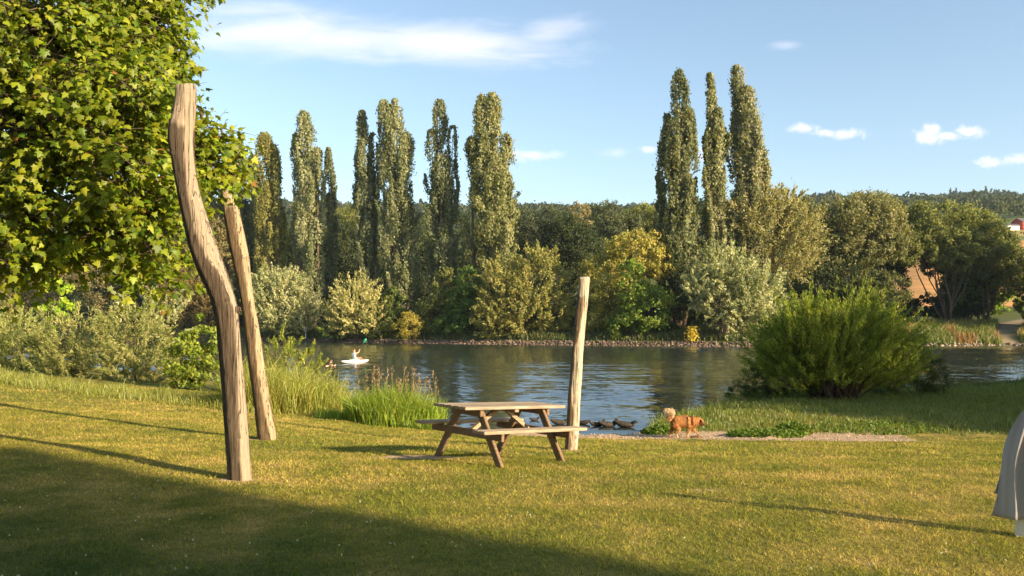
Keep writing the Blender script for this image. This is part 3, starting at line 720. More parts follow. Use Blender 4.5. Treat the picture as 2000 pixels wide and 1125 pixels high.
def lawn_blades():
    pts = []
    for (y0, y1, dens, k) in [(4.8, 8, 4200, 1.0), (8, 12, 2300, 1.3), (12, 19, 1000, 1.8), (19, 27, 380, 2.5)]:
        area = (y1-y0)*(y0+y1)*.66; n = int(area*dens)
        Y = np.sqrt(rng.uniform(y0*y0, y1*y1, n)); X = rng.uniform(-.66, .66, n)*Y
        dC = sdist(X, Y, CF); dS = sdist(X, Y, SH)
        ok = (dC > .4) & (dS > .3); sm_ = sandmask(X, Y, dC, dS)+vnoise(X, Y, .8, 8)*.12
        ok &= rng.uniform(0, 1, n) > smooth(.25, .7, sm_)
        X, Y = X[ok], Y[ok]; pts.append((X, Y, np.full(len(X), k)))
    X = np.concatenate([p[0] for p in pts]); Y = np.concatenate([p[1] for p in pts]); K = np.concatenate([p[2] for p in pts])
    Z = ground(X, Y); n = len(X)
    patch = (.75+.5*(vnoise(X, Y, 1.7, 21)*.5+.5))*np.clip(1+.8*vnoise(X, Y, .17, 22), .45, 1.7)
    v, f, c = blades(np.stack([X, Y, Z-.003], -1), rng.uniform(.010, .030, n)*patch*np.sqrt(K), .0060*K, 1.1,
                     np.clip(np.where(rng.uniform(0, 1, (n, 1)) < .22, np.array([[1.55, 1.35, 1.6]]), np.array([[1.05, 1.12, 1.0]]))*(1+rng.normal(size=(n, 1))*.30), .25, 2.2), 1)
    o = mesh_np('lawn_grass', v, f, M['lawn'], c); tag(o, 'short mown dry-tipped lawn grass in front of the river', 'grass', kind='stuff')
    return n
print('lawn blades', lawn_blades())
def clover():
    n = 230; Y = rng.uniform(5, 12, n); X = rng.uniform(-.64, .62, n)*Y; ok = (X*.62+Y < 8.5+rng.normal(size=n)*1.2); X, Y = X[ok], Y[ok]; n = len(X)
    C = np.stack([X, Y, ground(X, Y)+rng.uniform(.03, .045, n)], -1); k = 7
    C2 = np.repeat(C, k, 0)+rng.normal(size=(n*k, 3))*.004; D = rnd_dir(n*k)+np.array([0, 0, .6])
    v, f = leaf_quads(C2, D, rnd_dir(n*k), .009, .006); o = mesh_np('clover_flowers', v, f, M['blade'], jitter_cols(n*k, (.62, .60, .55), (.80, .78, .74), .5, .08))
    tag(o, 'tiny white clover flowers scattered in the shaded lawn', 'flowers', kind='stuff')
clover()

def tall_grass(name, pts, h, w, lean, pal, label, cat='grass', kind='stuff', head=None, group=None, headh=None):
    n = len(pts); Z = ground(pts[:, 0], pts[:, 1]); C = np.concatenate([pts, (Z-.02)[:, None]], 1)
    v, f, c = blades(C, h, w, lean, jitter_cols(n, *pal, rng.uniform(0, 1, n), .2))
    if head is None:
        o = mesh_np(name, v, f, M['blade'], c); return tag(o, label, cat, group, kind)
    b = pts.mean(0); root = empty(name, (b[0], b[1], gz(*b)), label, cat, group)
    if kind: root['kind'] = kind
    mesh_np('leaf_blades', v, f, M['blade'], c, parent=root)
    k = head; idx = rng.integers(0, n, k); B = C[idx]; hh = rng.uniform(headh[0], headh[1], k)
    tip = B+np.stack([rng.normal(size=k)*.10, rng.normal(size=k)*.1, hh], -1)
    # stalks
    side = np.array([[.0035, 0, 0]]); V = np.stack([B-side, B+side, tip+side, tip-side], 1).reshape(-1, 3)
    parts = [(V, np.arange(4*k).reshape(k, 4))]; cols = [np.tile((.28, .24, .10), (k, 1))]
    m = k*16; s = rng.uniform(-.5, .5, m); Ct = np.repeat(tip, 16, 0)+np.stack([rng.normal(size=m)*.016, rng.normal(size=m)*.016, s*.2], -1)
    hv, hf = leaf_quads(Ct, np.array([.3, 0, 1.])+rng.normal(size=(m, 3))*.35, rnd_dir(m), .06, .016)
    parts.append((hv, hf)); cols.append(jitter_cols(m, (.26, .16, .10), (.42, .32, .18), rng.uniform(0, 1, m)))
    v, f = join(parts); mesh_np('seed_heads', v, f, M['blade'], np.concatenate(cols), parent=root)
    return root

def scatter_disc(cx, cy, rx, ry, n):
    r = np.sqrt(rng.uniform(0, 1, n)); a = rng.uniform(0, 2*pi, n)
    return np.stack([cx+rx*r*np.cos(a), cy+ry*r*np.sin(a)], -1)

YG = ((.18, .29, .025), (.34, .42, .06))
p = scatter_disc(-2.75, 19.7, 1.15, .75, 5200); rr = np.hypot((p[:, 0]+2.75)/1.15, (p[:, 1]-19.7)/.75)
tall_grass('reed_clump', p, (1.22-.5*rr)*rng.uniform(.5, 1.1, len(p)), .017, .6, YG,
           'bright green reed clump on the shore left of the picnic table, brown seed heads', 'reeds', None, 60, None, (.8, 1.35))
# tall grass and weeds at the bend left of the water
p = scatter_disc(-6.0, 22.6, 1.75, 2.0, 8500); p = p[sdist(p[:, 0], p[:, 1], SH) > -.3]
tall_grass('tall_weeds', p, rng.uniform(.3, 1.3, len(p))*(1.25-.35*np.clip((p[:, 0]+7.7)/3.4, 0, 1))*(1+.5*vnoise(p[:, 0], p[:, 1], .9, 77)), .015, .8, ((.22, .27, .035), (.42, .40, .10)),
           'tall yellow-green weeds at the river bend right of the brown post', 'weeds', 'stuff')
# fringe along the edge of the left lawn
k = 15000; s = rng.uniform(0, 1, k); ex = -27+21*s; ey = np.interp(ex, [-30, -16, -13, -9, -6.2, -4], [38, 25.5, 23.0, 21.5, 20.4, 19.5])+rng.uniform(-.25, 2.2, k)
tall_grass('bank_grass', np.stack([ex, ey], -1), rng.uniform(.04, .36, k)*(1+1.0*vnoise(ex, ey, 1.3, 78)), .014, .9, ((.17, .22, .03), (.36, .35, .09)), 'uncut grass fringe along the far edge of the lawn on the left', kind='stuff')
k = 2500; ex = rng.uniform(-4.8, -1.6, k); ey = np.interp(ex, [-5, -1.6], [20.3, 18.5])+rng.uniform(-.2, .8, k)
tall_grass('shore_grass', np.stack([ex, ey], -1), rng.uniform(.10, .34, k), .014, .7, YG, 'short green grass at the foot of the reed clump', kind='stuff')
# grass and weeds on the low bank behind the sand, right
k = 90000; X = rng.uniform(2.6, 24, k); Y = rng.uniform(17.4, 34, k)
dC = sdist(X, Y, CF); dS = sdist(X, Y, SH); ok = (dS > .15) & (dC < -.25+.2*vnoise(X, Y, .9, 4)) ; X, Y, dS = X[ok], Y[ok], dS[ok]; k = len(X)
hgt = .95*rng.uniform(.05, .19, k)*(1+.9*smooth(.2, .9, vnoise(X, Y, 1.6, 9)))*(1+1.4*smooth(1.2, 0, dS))
tall_grass('riverbank_grass', np.stack([X, Y], -1), hgt, .017, .8, ((.11, .17, .022), (.23, .25, .06)), 'green grass and clover on the low bank behind the sand strip', kind='stuff')
for (px, py, w_, h_, lab, n_) in [(1285, 838, .40, .24, 'leafy green weed tuft at the waterline left of the dog', 900), (1495, 845, .85, .20, 'dark green nettle patch on the sand edge right of the dog', 1500),
                          (1550, 840, .4, .34, 'brighter taller weed tuft beside the dark nettle patch', 900), (1720, 832, 1.5, .12, 'low broad-leaved weeds in the lit grass strip', 900)]:
    d = (CAMZ-.18)*F/(py-HZ+12)+.9; x = (px-1000)/F*d; p = scatter_disc(x, d, w_, w_*.6, n_)
    Z = ground(p[:, 0], p[:, 1]); C = np.concatenate([p, (Z+rng.uniform(0, h_, n_)*(1-.5*np.hypot((p[:, 0]-x)/w_, (p[:, 1]-d)/(w_*.6))))[:, None]], 1)
    v, f = leaf_quads(C, rnd_dir(n_)+np.array([0, 0, .5]), rnd_dir(n_)+np.array([0, 0, 1]), rng.uniform(.05, .1, n_), rng.uniform(.03, .055, n_))
    o = mesh_np('weed_patch', v, f, M['leaf'], jitter_cols(n_, (.07, .14, .015), (.16, .23, .03), rng.uniform(0, 1, n_))); tag(o, lab, 'weeds', 'weed patches by the sand')
# far bank right: rough grass
k = 26000; X = rng.uniform(40, 75, k); Y = np.interp(X, FS[:, 0], FS[:, 1])+rng.uniform(.2, 22, k)
ok = np.abs(X-path_x(Y)) > path_w(Y)+.3; X, Y = X[ok], Y[ok]; k = len(X); brown = vnoise(X, Y, 7, 12) > .25
v, f, c = blades(np.stack([X, Y, ground(X, Y)], -1), rng.uniform(.4, 1.3, k)*(1+.5*vnoise(X, Y, 5, 30)), .09, .6, np.where(brown[:, None], jitter_cols(k, (.26, .15, .06), (.32, .24, .10), rng.uniform(0, 1, k)), jitter_cols(k, (.10, .15, .025), (.22, .23, .06), rng.uniform(0, 1, k))))
o = mesh_np('far_bank_grass', v, f, M['blade'], c); tag(o, 'rough grass and rusty weeds on the far bank beside the track', 'grass', kind='stuff')
k = 30000; X = rng.uniform(-60, 44, k); Y = np.interp(X, FS[:, 0], FS[:, 1])+rng.uniform(1.6, 9, k)
v, f, c = blades(np.stack([X, Y, ground(X, Y)], -1), rng.uniform(.2, 1.0, k)*(1+.6*vnoise(X, Y, 6, 31)), .09, .6, jitter_cols(k, (.06, .09, .02), (.15, .16, .04), rng.uniform(0, 1, k)))
o = mesh_np('far_shore_grass', v, f, M['blade'], c); tag(o, 'grass and low plants above the stones of the far shore', 'grass', kind='stuff')

# ------------------------------------------------------------------ near left bank bushes
def near_bush(name, lobes, d, pal, label, **kw):
    k = dict(dens=520, leaf=(.13, .034), clump=.22, per=60, shoots=True, up=.8, shell=.35, trunk_r=.03, stemname='stems', crownname='foliage', stems=8)
    k.update(kw); return px_tree(name, lobes, d, pal, label, 'bush', **k)
WIL = ((.20, .235, .065), (.42, .41, .165))
near_bush('willow_shrub', [(40, 685, 90, 65), (20, 640, 70, 50), (-60, 680, 70, 80), (60, 725, 90, 30)], 33, ((.21, .26, .07), (.42, .43, .15)), 'grey-olive willow shrub at the far left edge of the lawn')
near_bush('willow_shrub', [(150, 672, 75, 72), (115, 700, 60, 50), (190, 710, 60, 45), (160, 735, 90, 26), (110, 650, 50, 45)], 31, WIL, 'silver-green willow shrub behind the lawn, second from the left edge')
near_bush('willow_shrub', [(265, 662, 80, 72), (235, 705, 65, 50), (300, 715, 50, 45), (270, 740, 90, 28), (230, 640, 50, 42)], 30, WIL, 'pale silver willow shrub left of the leafy green hazel bush')
near_bush('willow_shrub', [(70, 715, 100, 45), (-20, 715, 70, 50), (30, 650, 60, 50)], 38, OLIVE, 'dull olive shrub behind the grey-olive willow at the far left', leaf=(.18, .06), dens=260)
near_bush('willow_shrub', [(200, 720, 90, 42), (300, 705, 70, 50), (240, 650, 60, 50)], 36, OLIVE, 'dull olive shrub filling the gap behind the two silver willow shrubs', leaf=(.18, .06), dens=260)
near_bush('hazel_bush', [(375, 700, 62, 60), (395, 660, 45, 50), (420, 735, 50, 45), (360, 735, 50, 36)], 27.5, ((.13, .20, .022), (.26, .31, .04)), 'bright green leafy bush directly left of the grey leaning post',
          leaf=(.12, .085), shoots=False, clump=.3, dens=380, up=.3)
near_bush('willow_shrub', [(330, 640, 50, 40), (310, 620, 36, 28)], 44, SILVER, 'small grey willow shrub rising behind the green hazel bush', leaf=(.2, .07), dens=250)
near_bush('reed_bush', [(560, 700, 55, 48), (600, 720, 38, 40), (530, 690, 36, 50)], 27, ((.18, .24, .03), (.34, .35, .07)), 'feathery yellow-green bush between the brown post and the water', leaf=(.14, .035))
near_bush('reed_bush', [(625, 735, 26, 34), (608, 755, 34, 34)], 25.0, ((.10, .16, .02), (.19, .22, .045)), 'slender green bush overhanging the water beside the tall weeds', leaf=(.12, .03))

# ------------------------------------------------------------------ big dark willow shrub on the right bank
def river_willow():
    base = np.array([9.9, 25.6]); zb = gz(*base)
    root = empty('river_willow', (base[0], base[1], zb), 'large dark willow shrub on the near bank with sunlit feathery top', 'willow')
    n = 2100; per = 62
    # shoot origins inside a wide dome, shoots fan outward and upward
    a = rng.uniform(0, 2*pi, n); el = np.arccos(rng.uniform(.0, 1, n)**.9)  # from vertical
    dirs = np.stack([np.sign(np.cos(a))*np.abs(np.sin(el)*np.cos(a))**.8, np.sin(el)*np.sin(a)*.75, np.cos(el)**.75], -1); dirs *= (1+.10*np.sin(a*3+1)+.08*np.sin(el*7+a*2))[:, None]
    r0 = rng.uniform(.25, .82, n)
    dome = np.array([2.95, 2.1, 2.75])
    o0 = np.array([base[0], base[1], zb+.35])+dirs*dome*r0[:, None]+rng.normal(size=(n, 3))*.12
    sd = unit(dirs*np.array([1, 1, .8])+np.array([-.05, 0, .75])+rng.normal(size=(n, 3))*.2)
    Ls = rng.uniform(.5, 1.45, n)*(1.15-r0*.55); lead = rng.uniform(0, 1, n) < .14; Ls[lead] *= 1.5; sd[lead] = unit(sd[lead]+np.array([-.1, 0, 1.1])); r0
    s = rng.uniform(0, 1, (n, per))
    C = o0[:, None]+sd[:, None]*(s*Ls[:, None])[..., None]; C[..., 2] -= (s**2)*Ls[:, None]*.14*np.sin(el)[:, None]
    C[..., 0] += .12*s**2
    C = C.reshape(-1, 3)+rng.normal(size=(n*per, 3))*.035; m = len(C)
    D = np.repeat(sd, per, 0)+rng.normal(size=(m, 3))*.45; k = C[:, 2] > zb+.02
    Nw = (np.repeat(dirs, per, 0)+rng.normal(size=(n*per, 3))*.5)[k]; C, D = C[k], D[k]; mm = np.repeat(rng.uniform(0, 1, n), per)[k]; m = len(C)
    v, f = leaf_quads(C, D, Nw, rng.uniform(.09, .17, m), rng.uniform(.018, .032, m))
    mesh_np('foliage', v, f, M['leaf'], jitter_cols(m, (.14, .20, .02), (.34, .38, .05), mm), parent=root)
    tb = []
    for i in range(0, n, 6):
        b = np.array([base[0]+rng.normal()*.25, base[1]+rng.normal()*.2, zb-.1]); e = o0[i]+sd[i]*Ls[i]*.8
        k2 = np.linspace(0, 1, 6)[:, None]; mid = b*(1-k2)+e*k2; mid[:, 2] += np.sin(k2[:, 0]*pi)*.2
        tb.append(tube(mid, .028*(1-.85*k2[:, 0]), 5))
    v, f = join(tb); mesh_np('stems', v, f, M['bark'], parent=root)
river_willow()
near_bush('willow_shrub', [(1500, 745, 60, 40), (1450, 775, 45, 26), (1550, 760, 60, 40)], 26.0, ((.05, .08, .014), (.11, .14, .03)), 'low dark shrub leaning over the water at the left foot of the big willow', leaf=(.13, .024), dens=700, clump=.34, per=70, shoots=False)
near_bush('willow_shrub', [(1790, 720, 52, 55), (1820, 745, 40, 36), (1740, 750, 60, 40)], 27.0, ((.05, .075, .018), (.12, .13, .04)), 'low dark shrub at the right foot of the big willow', leaf=(.13, .024), dens=700, clump=.34, per=70, shoots=False)
p = np.stack([rng.uniform(11.5, 26, 5200), np.zeros(5200)], -1); p[:, 1] = np.interp(p[:, 0], SH[:, 0], SH[:, 1])-rng.uniform(-.1, 1.3, 5200)
tall_grass('waterside_reeds', p, rng.uniform(.08, .36, 5200), .016, .45, ((.06, .09, .02), (.15, .16, .04)), 'dark reeds and stalks along the water right of the willow', 'reeds', 'stuff', 90, None, (.35, .9))

# ------------------------------------------------------------------ plane tree, upper left
def plane_leaf_template():
    # five lobed leaf outline in the xy plane, tip along +y, stalk at the origin
    pts = [(0, 0), (.14, .02), (.42, -.02), (.34, .20), (.56, .44), (.26, .46), (.22, .62), (0, 1.0), (-.22, .62), (-.26, .46), (-.56, .44), (-.34, .20), (-.42, -.02), (-.14, .02)]
    o = np.array([(x, y, 0) for x, y in pts]); o[:, 2] = -.18*np.abs(o[:, 0])-.12*o[:, 1]**2
    c = np.array([[0, .34, .03]])
    V = np.concatenate([c, o]); n = len(o)
    Fq = np.array([(0, 1+i, 1+(i+1) % n) for i in range(n)])
    return V, Fq

def plane_tree():
    base = np.array([-10.6, 12.2]); zb = gz(*base)
    root = empty('plane_tree', (base[0], base[1], zb), 'large plane tree with big lobed leaves hanging in from the upper left', 'plane tree')
    lob = [(100, 60, 150, 120, 0), (250, 60, 85, 90, .2), (310, 25, 45, 45, .3), (230, 200, 120, 110, -.3), (80, 260, 130, 120, .0), (300, 190, 55, 90, .3),
           (250, 340, 110, 100, -.2), (100, 420, 115, 90, .2), (330, 300, 50, 80, .3), (405, 315, 52, 55, .8), (425, 280, 30, 38, .9), (452, 335, 26, 24, .9), (400, 350, 50, 30, .8), (290, 440, 75, 85, .1), (395, 240, 24, 26, .9),
           (300, 530, 42, 52, .2), (215, 470, 60, 62, .3), (10, 480, 75, 70, .0), (-60, 300, 120, 200, 1.0), (-90, 80, 150, 160, .5), (60, 150, 140, 130, 1.5),
           (200, -60, 170, 90, .5), (330, -60, 60, 60, .4), (-30, 560, 40, 40, .3), (200, 130, 140, 130, 2.0), (240, 300, 100, 110, 1.8), (130, 480, 50, 45, .6), (330, 120, 28, 40, .5)]
    d0 = 11.0; Vt, Ft = plane_leaf_template(); nt = len(Vt)
    Cs, Ns, Ds, tw, sizes = [], [], [], [], []
    trunk_top = np.array([-9.6, 12.4, 6.0]); tubes = []
    for (px, py, rx, ry, dd) in lob:
        d = d0+dd; c = at(px, py, d); r = np.array([rx, max(rx, ry)*1.0, ry])/F*d
        ntw = max(10, int(290*r[0]*r[2]/.5)); u = rnd_dir(ntw)
        rr = rng.uniform(.25, 1.0, ntw)**.55; cen = c+u*r*rr[:, None]
        ok = rng.uniform(0, 1, ntw) < np.clip(.66+.55*vnoise(cen[:, 0]*1.0+cen[:, 1]*.6, cen[:, 2], 1.1, 14), .5 if px > 380 else .10, 1); cen, u = cen[ok], u[ok]; ntw = len(cen)
        tdir = unit(u*np.array([1, 1, .5])+rng.normal(size=(ntw, 3))*.5+np.array([0.35, 0, -.15])); L = rng.uniform(.22, .5, ntw)
        per = 7
        s = np.linspace(.1, 1, per)[None, :]*L[:, None]
        C = cen[:, None]+tdir[:, None]*s[..., None]; C[..., 2] -= .35*s**2
        C = C+rng.normal(size=C.shape)*.045
        N = unit(np.array([.25, -.45, .75])+u[:, None]*.55+rng.normal(size=(ntw, per, 3))*.5)
        D = unit(tdir[:, None]*.7+np.array([0, 0, -.55])+rng.normal(size=(ntw, per, 3))*.6)
        Cs.append(C.reshape(-1, 3)); Ns.append(N.reshape(-1, 3)); Ds.append(D.reshape(-1, 3))
        for i in range(0, ntw, 2): tw.append((cen[i]-tdir[i]*.25, cen[i]+tdir[i]*L[i]))
        # limb
        k2 = np.linspace(0, 1, 8)[:, None]; st = trunk_top+rng.normal(size=3)*np.array([.3, .3, 1.2])
        mid = st*(1-k2)+c*k2; mid[:, 2] += np.sin(k2[:, 0]*pi)*.35; mid += rng.normal(size=mid.shape)*.05
        tubes.append(tube(mid, .10*(1-.82*k2[:, 0]), 7))
        for q in range(7):
            e = c+rnd_dir(1)[0]*r*.9; s0 = mid[rng.integers(4, 8)]; m2 = s0*(1-k2)+e*k2; m2[:, 2] += np.sin(k2[:, 0]*pi)*.1; m2 += rng.normal(size=m2.shape)*.02
            tubes.append(tube(m2, .026*(1-.8*k2[:, 0]), 5))
    # outer crown beyond the frame so the tree is whole
    for (x, y, z, r_, nn) in [(-11.5, 12.5, 7.5, 3.2, 500), (-9.5, 13.5, 9.5, 3.0, 450), (-13.5, 13.5, 5.5, 2.8, 350), (-10.5, 15.5, 6.5, 3.0, 400), (-6.5, 12.5, 9.2, 2.2, 220)]:
        u = rnd_dir(nn); cen = np.array([x, y, z])+u*r_*rng.uniform(.5, 1, nn)[:, None]; per = 7
        C = cen[:, None]+rng.normal(size=(nn, per, 3))*.22; N = unit(u[:, None]+rng.normal(size=(nn, per, 3))*.6+np.array([0, 0, .5])); D = unit(rng.normal(size=(nn, per, 3))+np.array([0, 0, -.5]))
        Cs.append(C.reshape(-1, 3)); Ns.append(N.reshape(-1, 3)); Ds.append(D.reshape(-1, 3))
    C = np.concatenate(Cs); N = np.concatenate(Ns); D = np.concatenate(Ds); n = len(C)
    S = unit(np.cross(D, N)); N2 = np.cross(S, D)
    sz = rng.uniform(.06, .128, n)
    W = (C[:, None]+(Vt[None, :, 0, None]*S[:, None]+Vt[None, :, 1, None]*D[:, None]+Vt[None, :, 2, None]*rng.uniform(.3, 1.8, n)[:, None, None]*N2[:, None])*sz[:, None, None])
    Fs = (Ft[None]+np.arange(n)[:, None, None]*nt).reshape(-1, 3)
    col = jitter_cols(n, (.095, .165, .010), (.28, .32, .022), rng.uniform(0, 1, n), .2)
    yel = rng.uniform(0, 1, n) < .006; col[yel] = (.28, .16, .04)
    o = mesh_np('crown', W.reshape(-1, 3), Fs, M['planeleaf'], np.repeat(col, len(Ft), 0), parent=root)
    for (a, b) in tw: tubes.append(tube([a, (a+b)/2+np.array([0, 0, .02]), b], [.007, .005, .002], 4, cap=False))
    k2 = np.linspace(0, 1, 8)[:, None]; b = np.array([base[0], base[1], zb-.2]); mid = b*(1-k2)+(trunk_top+np.array([0, 0, 1.5]))*k2
    tubes.append(tube(mid, .30*(1-.55*k2[:, 0]), 12))
    v, f = join(tubes); mesh_np('trunk', v, f, M['bark'], smooth=True, parent=root)
    print('plane leaves', n)
plane_tree()

# ------------------------------------------------------------------ the leaning posts
def log_post(rows, d, mat, label, wobble=.04, spurs=(), foot_extra=.25, bare_w=1.0):
    """rows: (py, xl, xr) in photo pixels from top to foot at depth d"""
    rows = sorted(rows, key=lambda r: -r[0]); pys = np.array([r[0] for r in rows], float)
    cx = np.array([(r[1]+r[2])/2 for r in rows], float); hw = np.array([(r[2]-r[1])/2 for r in rows], float)
    foot = at(cx[0], pys[0], d); g = gz(foot[0], d)
    n = 70; q = np.linspace(pys[0], pys[-1], n)
    def sm(y, v):
        o = np.interp(-q, -y, v); kk = np.ones(5)/5; p_ = np.pad(o, 2, mode='edge'); return np.convolve(p_, kk, 'valid')
    X = sm(pys, cx); W = sm(pys, hw)
    P = np.array([at(x, y, d) for x, y in zip(X, q)]); r = W/F*d
    P = np.concatenate([[P[0]+np.array([0, 0, -foot_extra])], P]); r = np.concatenate([[r[0]*1.05], r])
    seg = 36; seeds = rng.uniform(0, 6.28, 8)
    def wob(th, i):
        zz = i/n*8
        rid = .035*np.sin(3*th+seeds[0]+.6*np.sin(zz*.6))+.022*np.sin(7*th+seeds[1]+zz*.3)+.014*np.sin(13*th+seeds[2]+.5*zz)
        return (rid+.02*np.sin(zz*2+2*th+seeds[3])+.012*np.sin(zz*9+th*4+seeds[4]))*wobble/.04
    root = empty('wooden_post', (foot[0], d, g), label, 'post', 'bare tree trunk posts on the lawn')
    v, f = tube(P, r, seg, wob=wob); # ragged sawn top
    v[-seg:, 2] += .012*np.sin(np.arange(seg)*.5+1)
    nr_ = len(v)//seg; th_ = np.tile(np.arange(seg)*2*pi/seg, nr_); hh_ = np.repeat(np.linspace(0, 1, nr_), seg)
    bare = np.exp(-((th_-.84*pi-.22*np.sin(hh_*7+seeds[5]))/((.62+.2*np.sin(hh_*13+seeds[6]))*bare_w))**2)
    bare = np.maximum(bare, smooth(.86, .93, hh_)*.9)
    o = mesh_np('log', v, f, mat, np.stack([bare]*3, 1), smooth=True, parent=root)
    for (px, py, dx, dz, L, rad) in spurs:
        a = at(px, py, d)+np.array([-dx*.06, -.01, -dz*.04]); b = a+np.array([dx, -.02, dz])*(L+.06)
        k = np.linspace(0, 1, 6)[:, None]
        v, f = tube(a*(1-k)+b*k, rad*np.array([1.35, 1.15, 1.0, .85, .62, .2]), 12, noise=.04); mesh_np('branch_stub', v, f, mat, np.full((len(v), 3), .35), smooth=True, parent=root)
    return root

log_post([(168, 345, 383), (200, 344, 382), (225, 340, 381), (245, 331, 380), (262, 327, 378), (292, 333, 379), (330, 339, 382), (363, 345, 387), (400, 353, 396), (434, 361, 408), (470, 369, 418),
          (505, 380, 431), (530, 391, 441), (555, 404, 451), (580, 413, 459), (605, 420, 466), (620, 423, 468), (640, 425, 468), (676, 428, 471), (715, 432, 474), (754, 436, 477), (790, 438, 481), (825, 440, 484), (870, 443, 487), (915, 446, 491), (932, 446, 492)],
         9.1, M['post1'], 'tallest grey leaning post, bent in the middle, with a knob near its top', .05,
         [(337, 238, -.55, .45, .045, .06), (459, 607, .9, .30, .075, .06), (379, 310, .8, .25, .02, .03)])
p2 = log_post([(356, 430, 456), (395, 434, 464), (434, 440, 471), (470, 447, 479), (505, 454, 486), (540, 462, 490), (576, 469, 494), (612, 474, 500), (648, 479, 507), (719, 488, 518), (790, 497, 529), (840, 503, 537), (861, 505, 541)],
         13.4, M['post2'], 'brown leaning post with barkless patches, standing behind the tallest grey one', .05)
a = at(451, 391, 13.4)+np.array([0, -.16, 0]); v, f = tube([a+np.array([-.02, .03, 0]), a+np.array([.04, -.04, .01]), a+np.array([.09, -.05, .012])], .012, 8)
mesh_np('metal_hook', v, f, M['white'], parent=p2)
log_post([(542, 1131, 1152), (580, 1128, 1149), (616, 1124, 1145), (655, 1121, 1142), (693, 1117, 1139), (735, 1114, 1137), (776, 1110, 1134), (827, 1107, 1132), (875, 1104, 1127)],
         13.3, M['post3'], 'pale thin post behind the right end of the picnic table', .05, [(1133, 566, -.9, .3, .02, .018)], bare_w=1.7)
# ------------------------------------------------------------------ picnic table
def make_plank_mat():
    m, t = mat_new('weathered_planks')
    tc = t.n('ShaderNodeTexCoord').outputs['Object']
    mp = t.n('ShaderNodeMapping', ins={0: tc, 'Scale': (.08, 1, 1)}).outputs[0]
    n = t.noise(mp, 45, 7, .65, .3); nb = t.noise(tc, 3.5, 4, .6)
    att = t.n('ShaderNodeAttribute', attribute_name='tint')
    c = t.ramp(n, [(.3, (.20, .150, .105)), (.5, (.34, .265, .19)), (.72, (.47, .38, .285))])
    c = t.mix(t.ramp(nb, [(.4, 0.0), (.7, .5)]), c, (.22, .17, .12, 1)); c = t.mix(1.0, c, att.outputs[0], 'MULTIPLY')
    b = t.n('ShaderNodeBump', ins={'Strength': .7, 'Distance': .006, 'Height': n})
    pb = t.n('ShaderNodeBsdfPrincipled', ins={'Base Color': c, 'Roughness': .8, 'Normal': b.outputs[0]}); pb.inputs['Specular IOR Level'].default_value = .25
    t.n('ShaderNodeOutputMaterial', ins={0: pb.outputs[0]}); return m
M['plank'] = make_plank_mat()

def bevel_box(x0, x1, y0, y1, z0, z1, b=.006, tint=(1, 1, 1)):
    import bmesh
    bm = bmesh.new(); bmesh.ops.create_cube(bm, size=1)
    for v in bm.verts: v.co = ((x0+x1)/2+v.co.x*(x1-x0), (y0+y1)/2+v.co.y*(y1-y0), (z0+z1)/2+v.co.z*(z1-z0))
    if b: bmesh.ops.bevel(bm, geom=bm.edges[:], offset=b, segments=2, affect='EDGES')
    return bm

def bm_obj(name, bms, mat, parent, tints=None, smooth=False):
    import bmesh
    me = bpy.data.meshes.new(name); Vs, Fs, T, o = [], [], [], 0
    for i, bm in enumerate(bms):
        bm.verts.ensure_lookup_table(); bm.verts.index_update()
        Vs += [tuple(v.co) for v in bm.verts]; Fs += [tuple(v.index+o for v in f.verts) for f in bm.faces]
        T += [tints[i] if tints else (1, 1, 1)]*len(bm.verts); o += len(bm.verts); bm.free()
    me.from_pydata(Vs, [], Fs); me.update(); me.materials.append(mat)
    at_ = me.attributes.new('tint', 'FLOAT_COLOR', 'POINT'); at_.data.foreach_set('color', np.array([(*c, 1) for c in T], np.float32).ravel())
    if smooth: me.polygons.foreach_set('use_smooth', np.ones(len(me.polygons), bool))
    ob = bpy.data.objects.new(name, me); COL.objects.link(ob); ob.parent = parent
    return ob

def slanted(bm, y_lo, y_hi, z_lo, z_hi):
    """shear a box in y so it leans"""
    for v in bm.verts:
        k = (v.co.z-z_lo)/(z_hi-z_lo); v.co.y += y_lo*(1-k)+y_hi*k
    return bm

cz = 1.432-.735
tb = empty('picnic_table', (-.175, 11.2, cz), 'weathered wooden picnic table with attached benches on the lawn by the river', 'picnic table')
tb.rotation_euler = (R(0.0), R(2.6), R(38))
rt = lambda: (lambda k: (k, k*rng.uniform(.97, 1.02), k*rng.uniform(.94, 1.02)))(rng.uniform(.85, 1.15))
HL = .845; TW = .75
bms = []; tn = []
npl = 5; pw = TW/npl
for i in range(npl):
    y0 = -TW/2+i*pw; bms.append(bevel_box(-HL+rng.uniform(-.006, .006), HL+rng.uniform(-.006, .006), y0+.005, y0+pw-.005, .697, .735)); tn.append(rt())
bm_obj('tabletop', bms, M['plank'], tb, tn)
for s in (-1, 1):
    bms = []; tn = []
    for j in range(2):
        y0 = s*.68-.13+j*.132; bms.append(bevel_box(-HL-.01, HL+.01, y0+.003, y0+.127, .432, .470)); tn.append(rt())
    bm_obj('seat', bms, M['plank'], tb, tn)
dk = (.62, .52, .44)
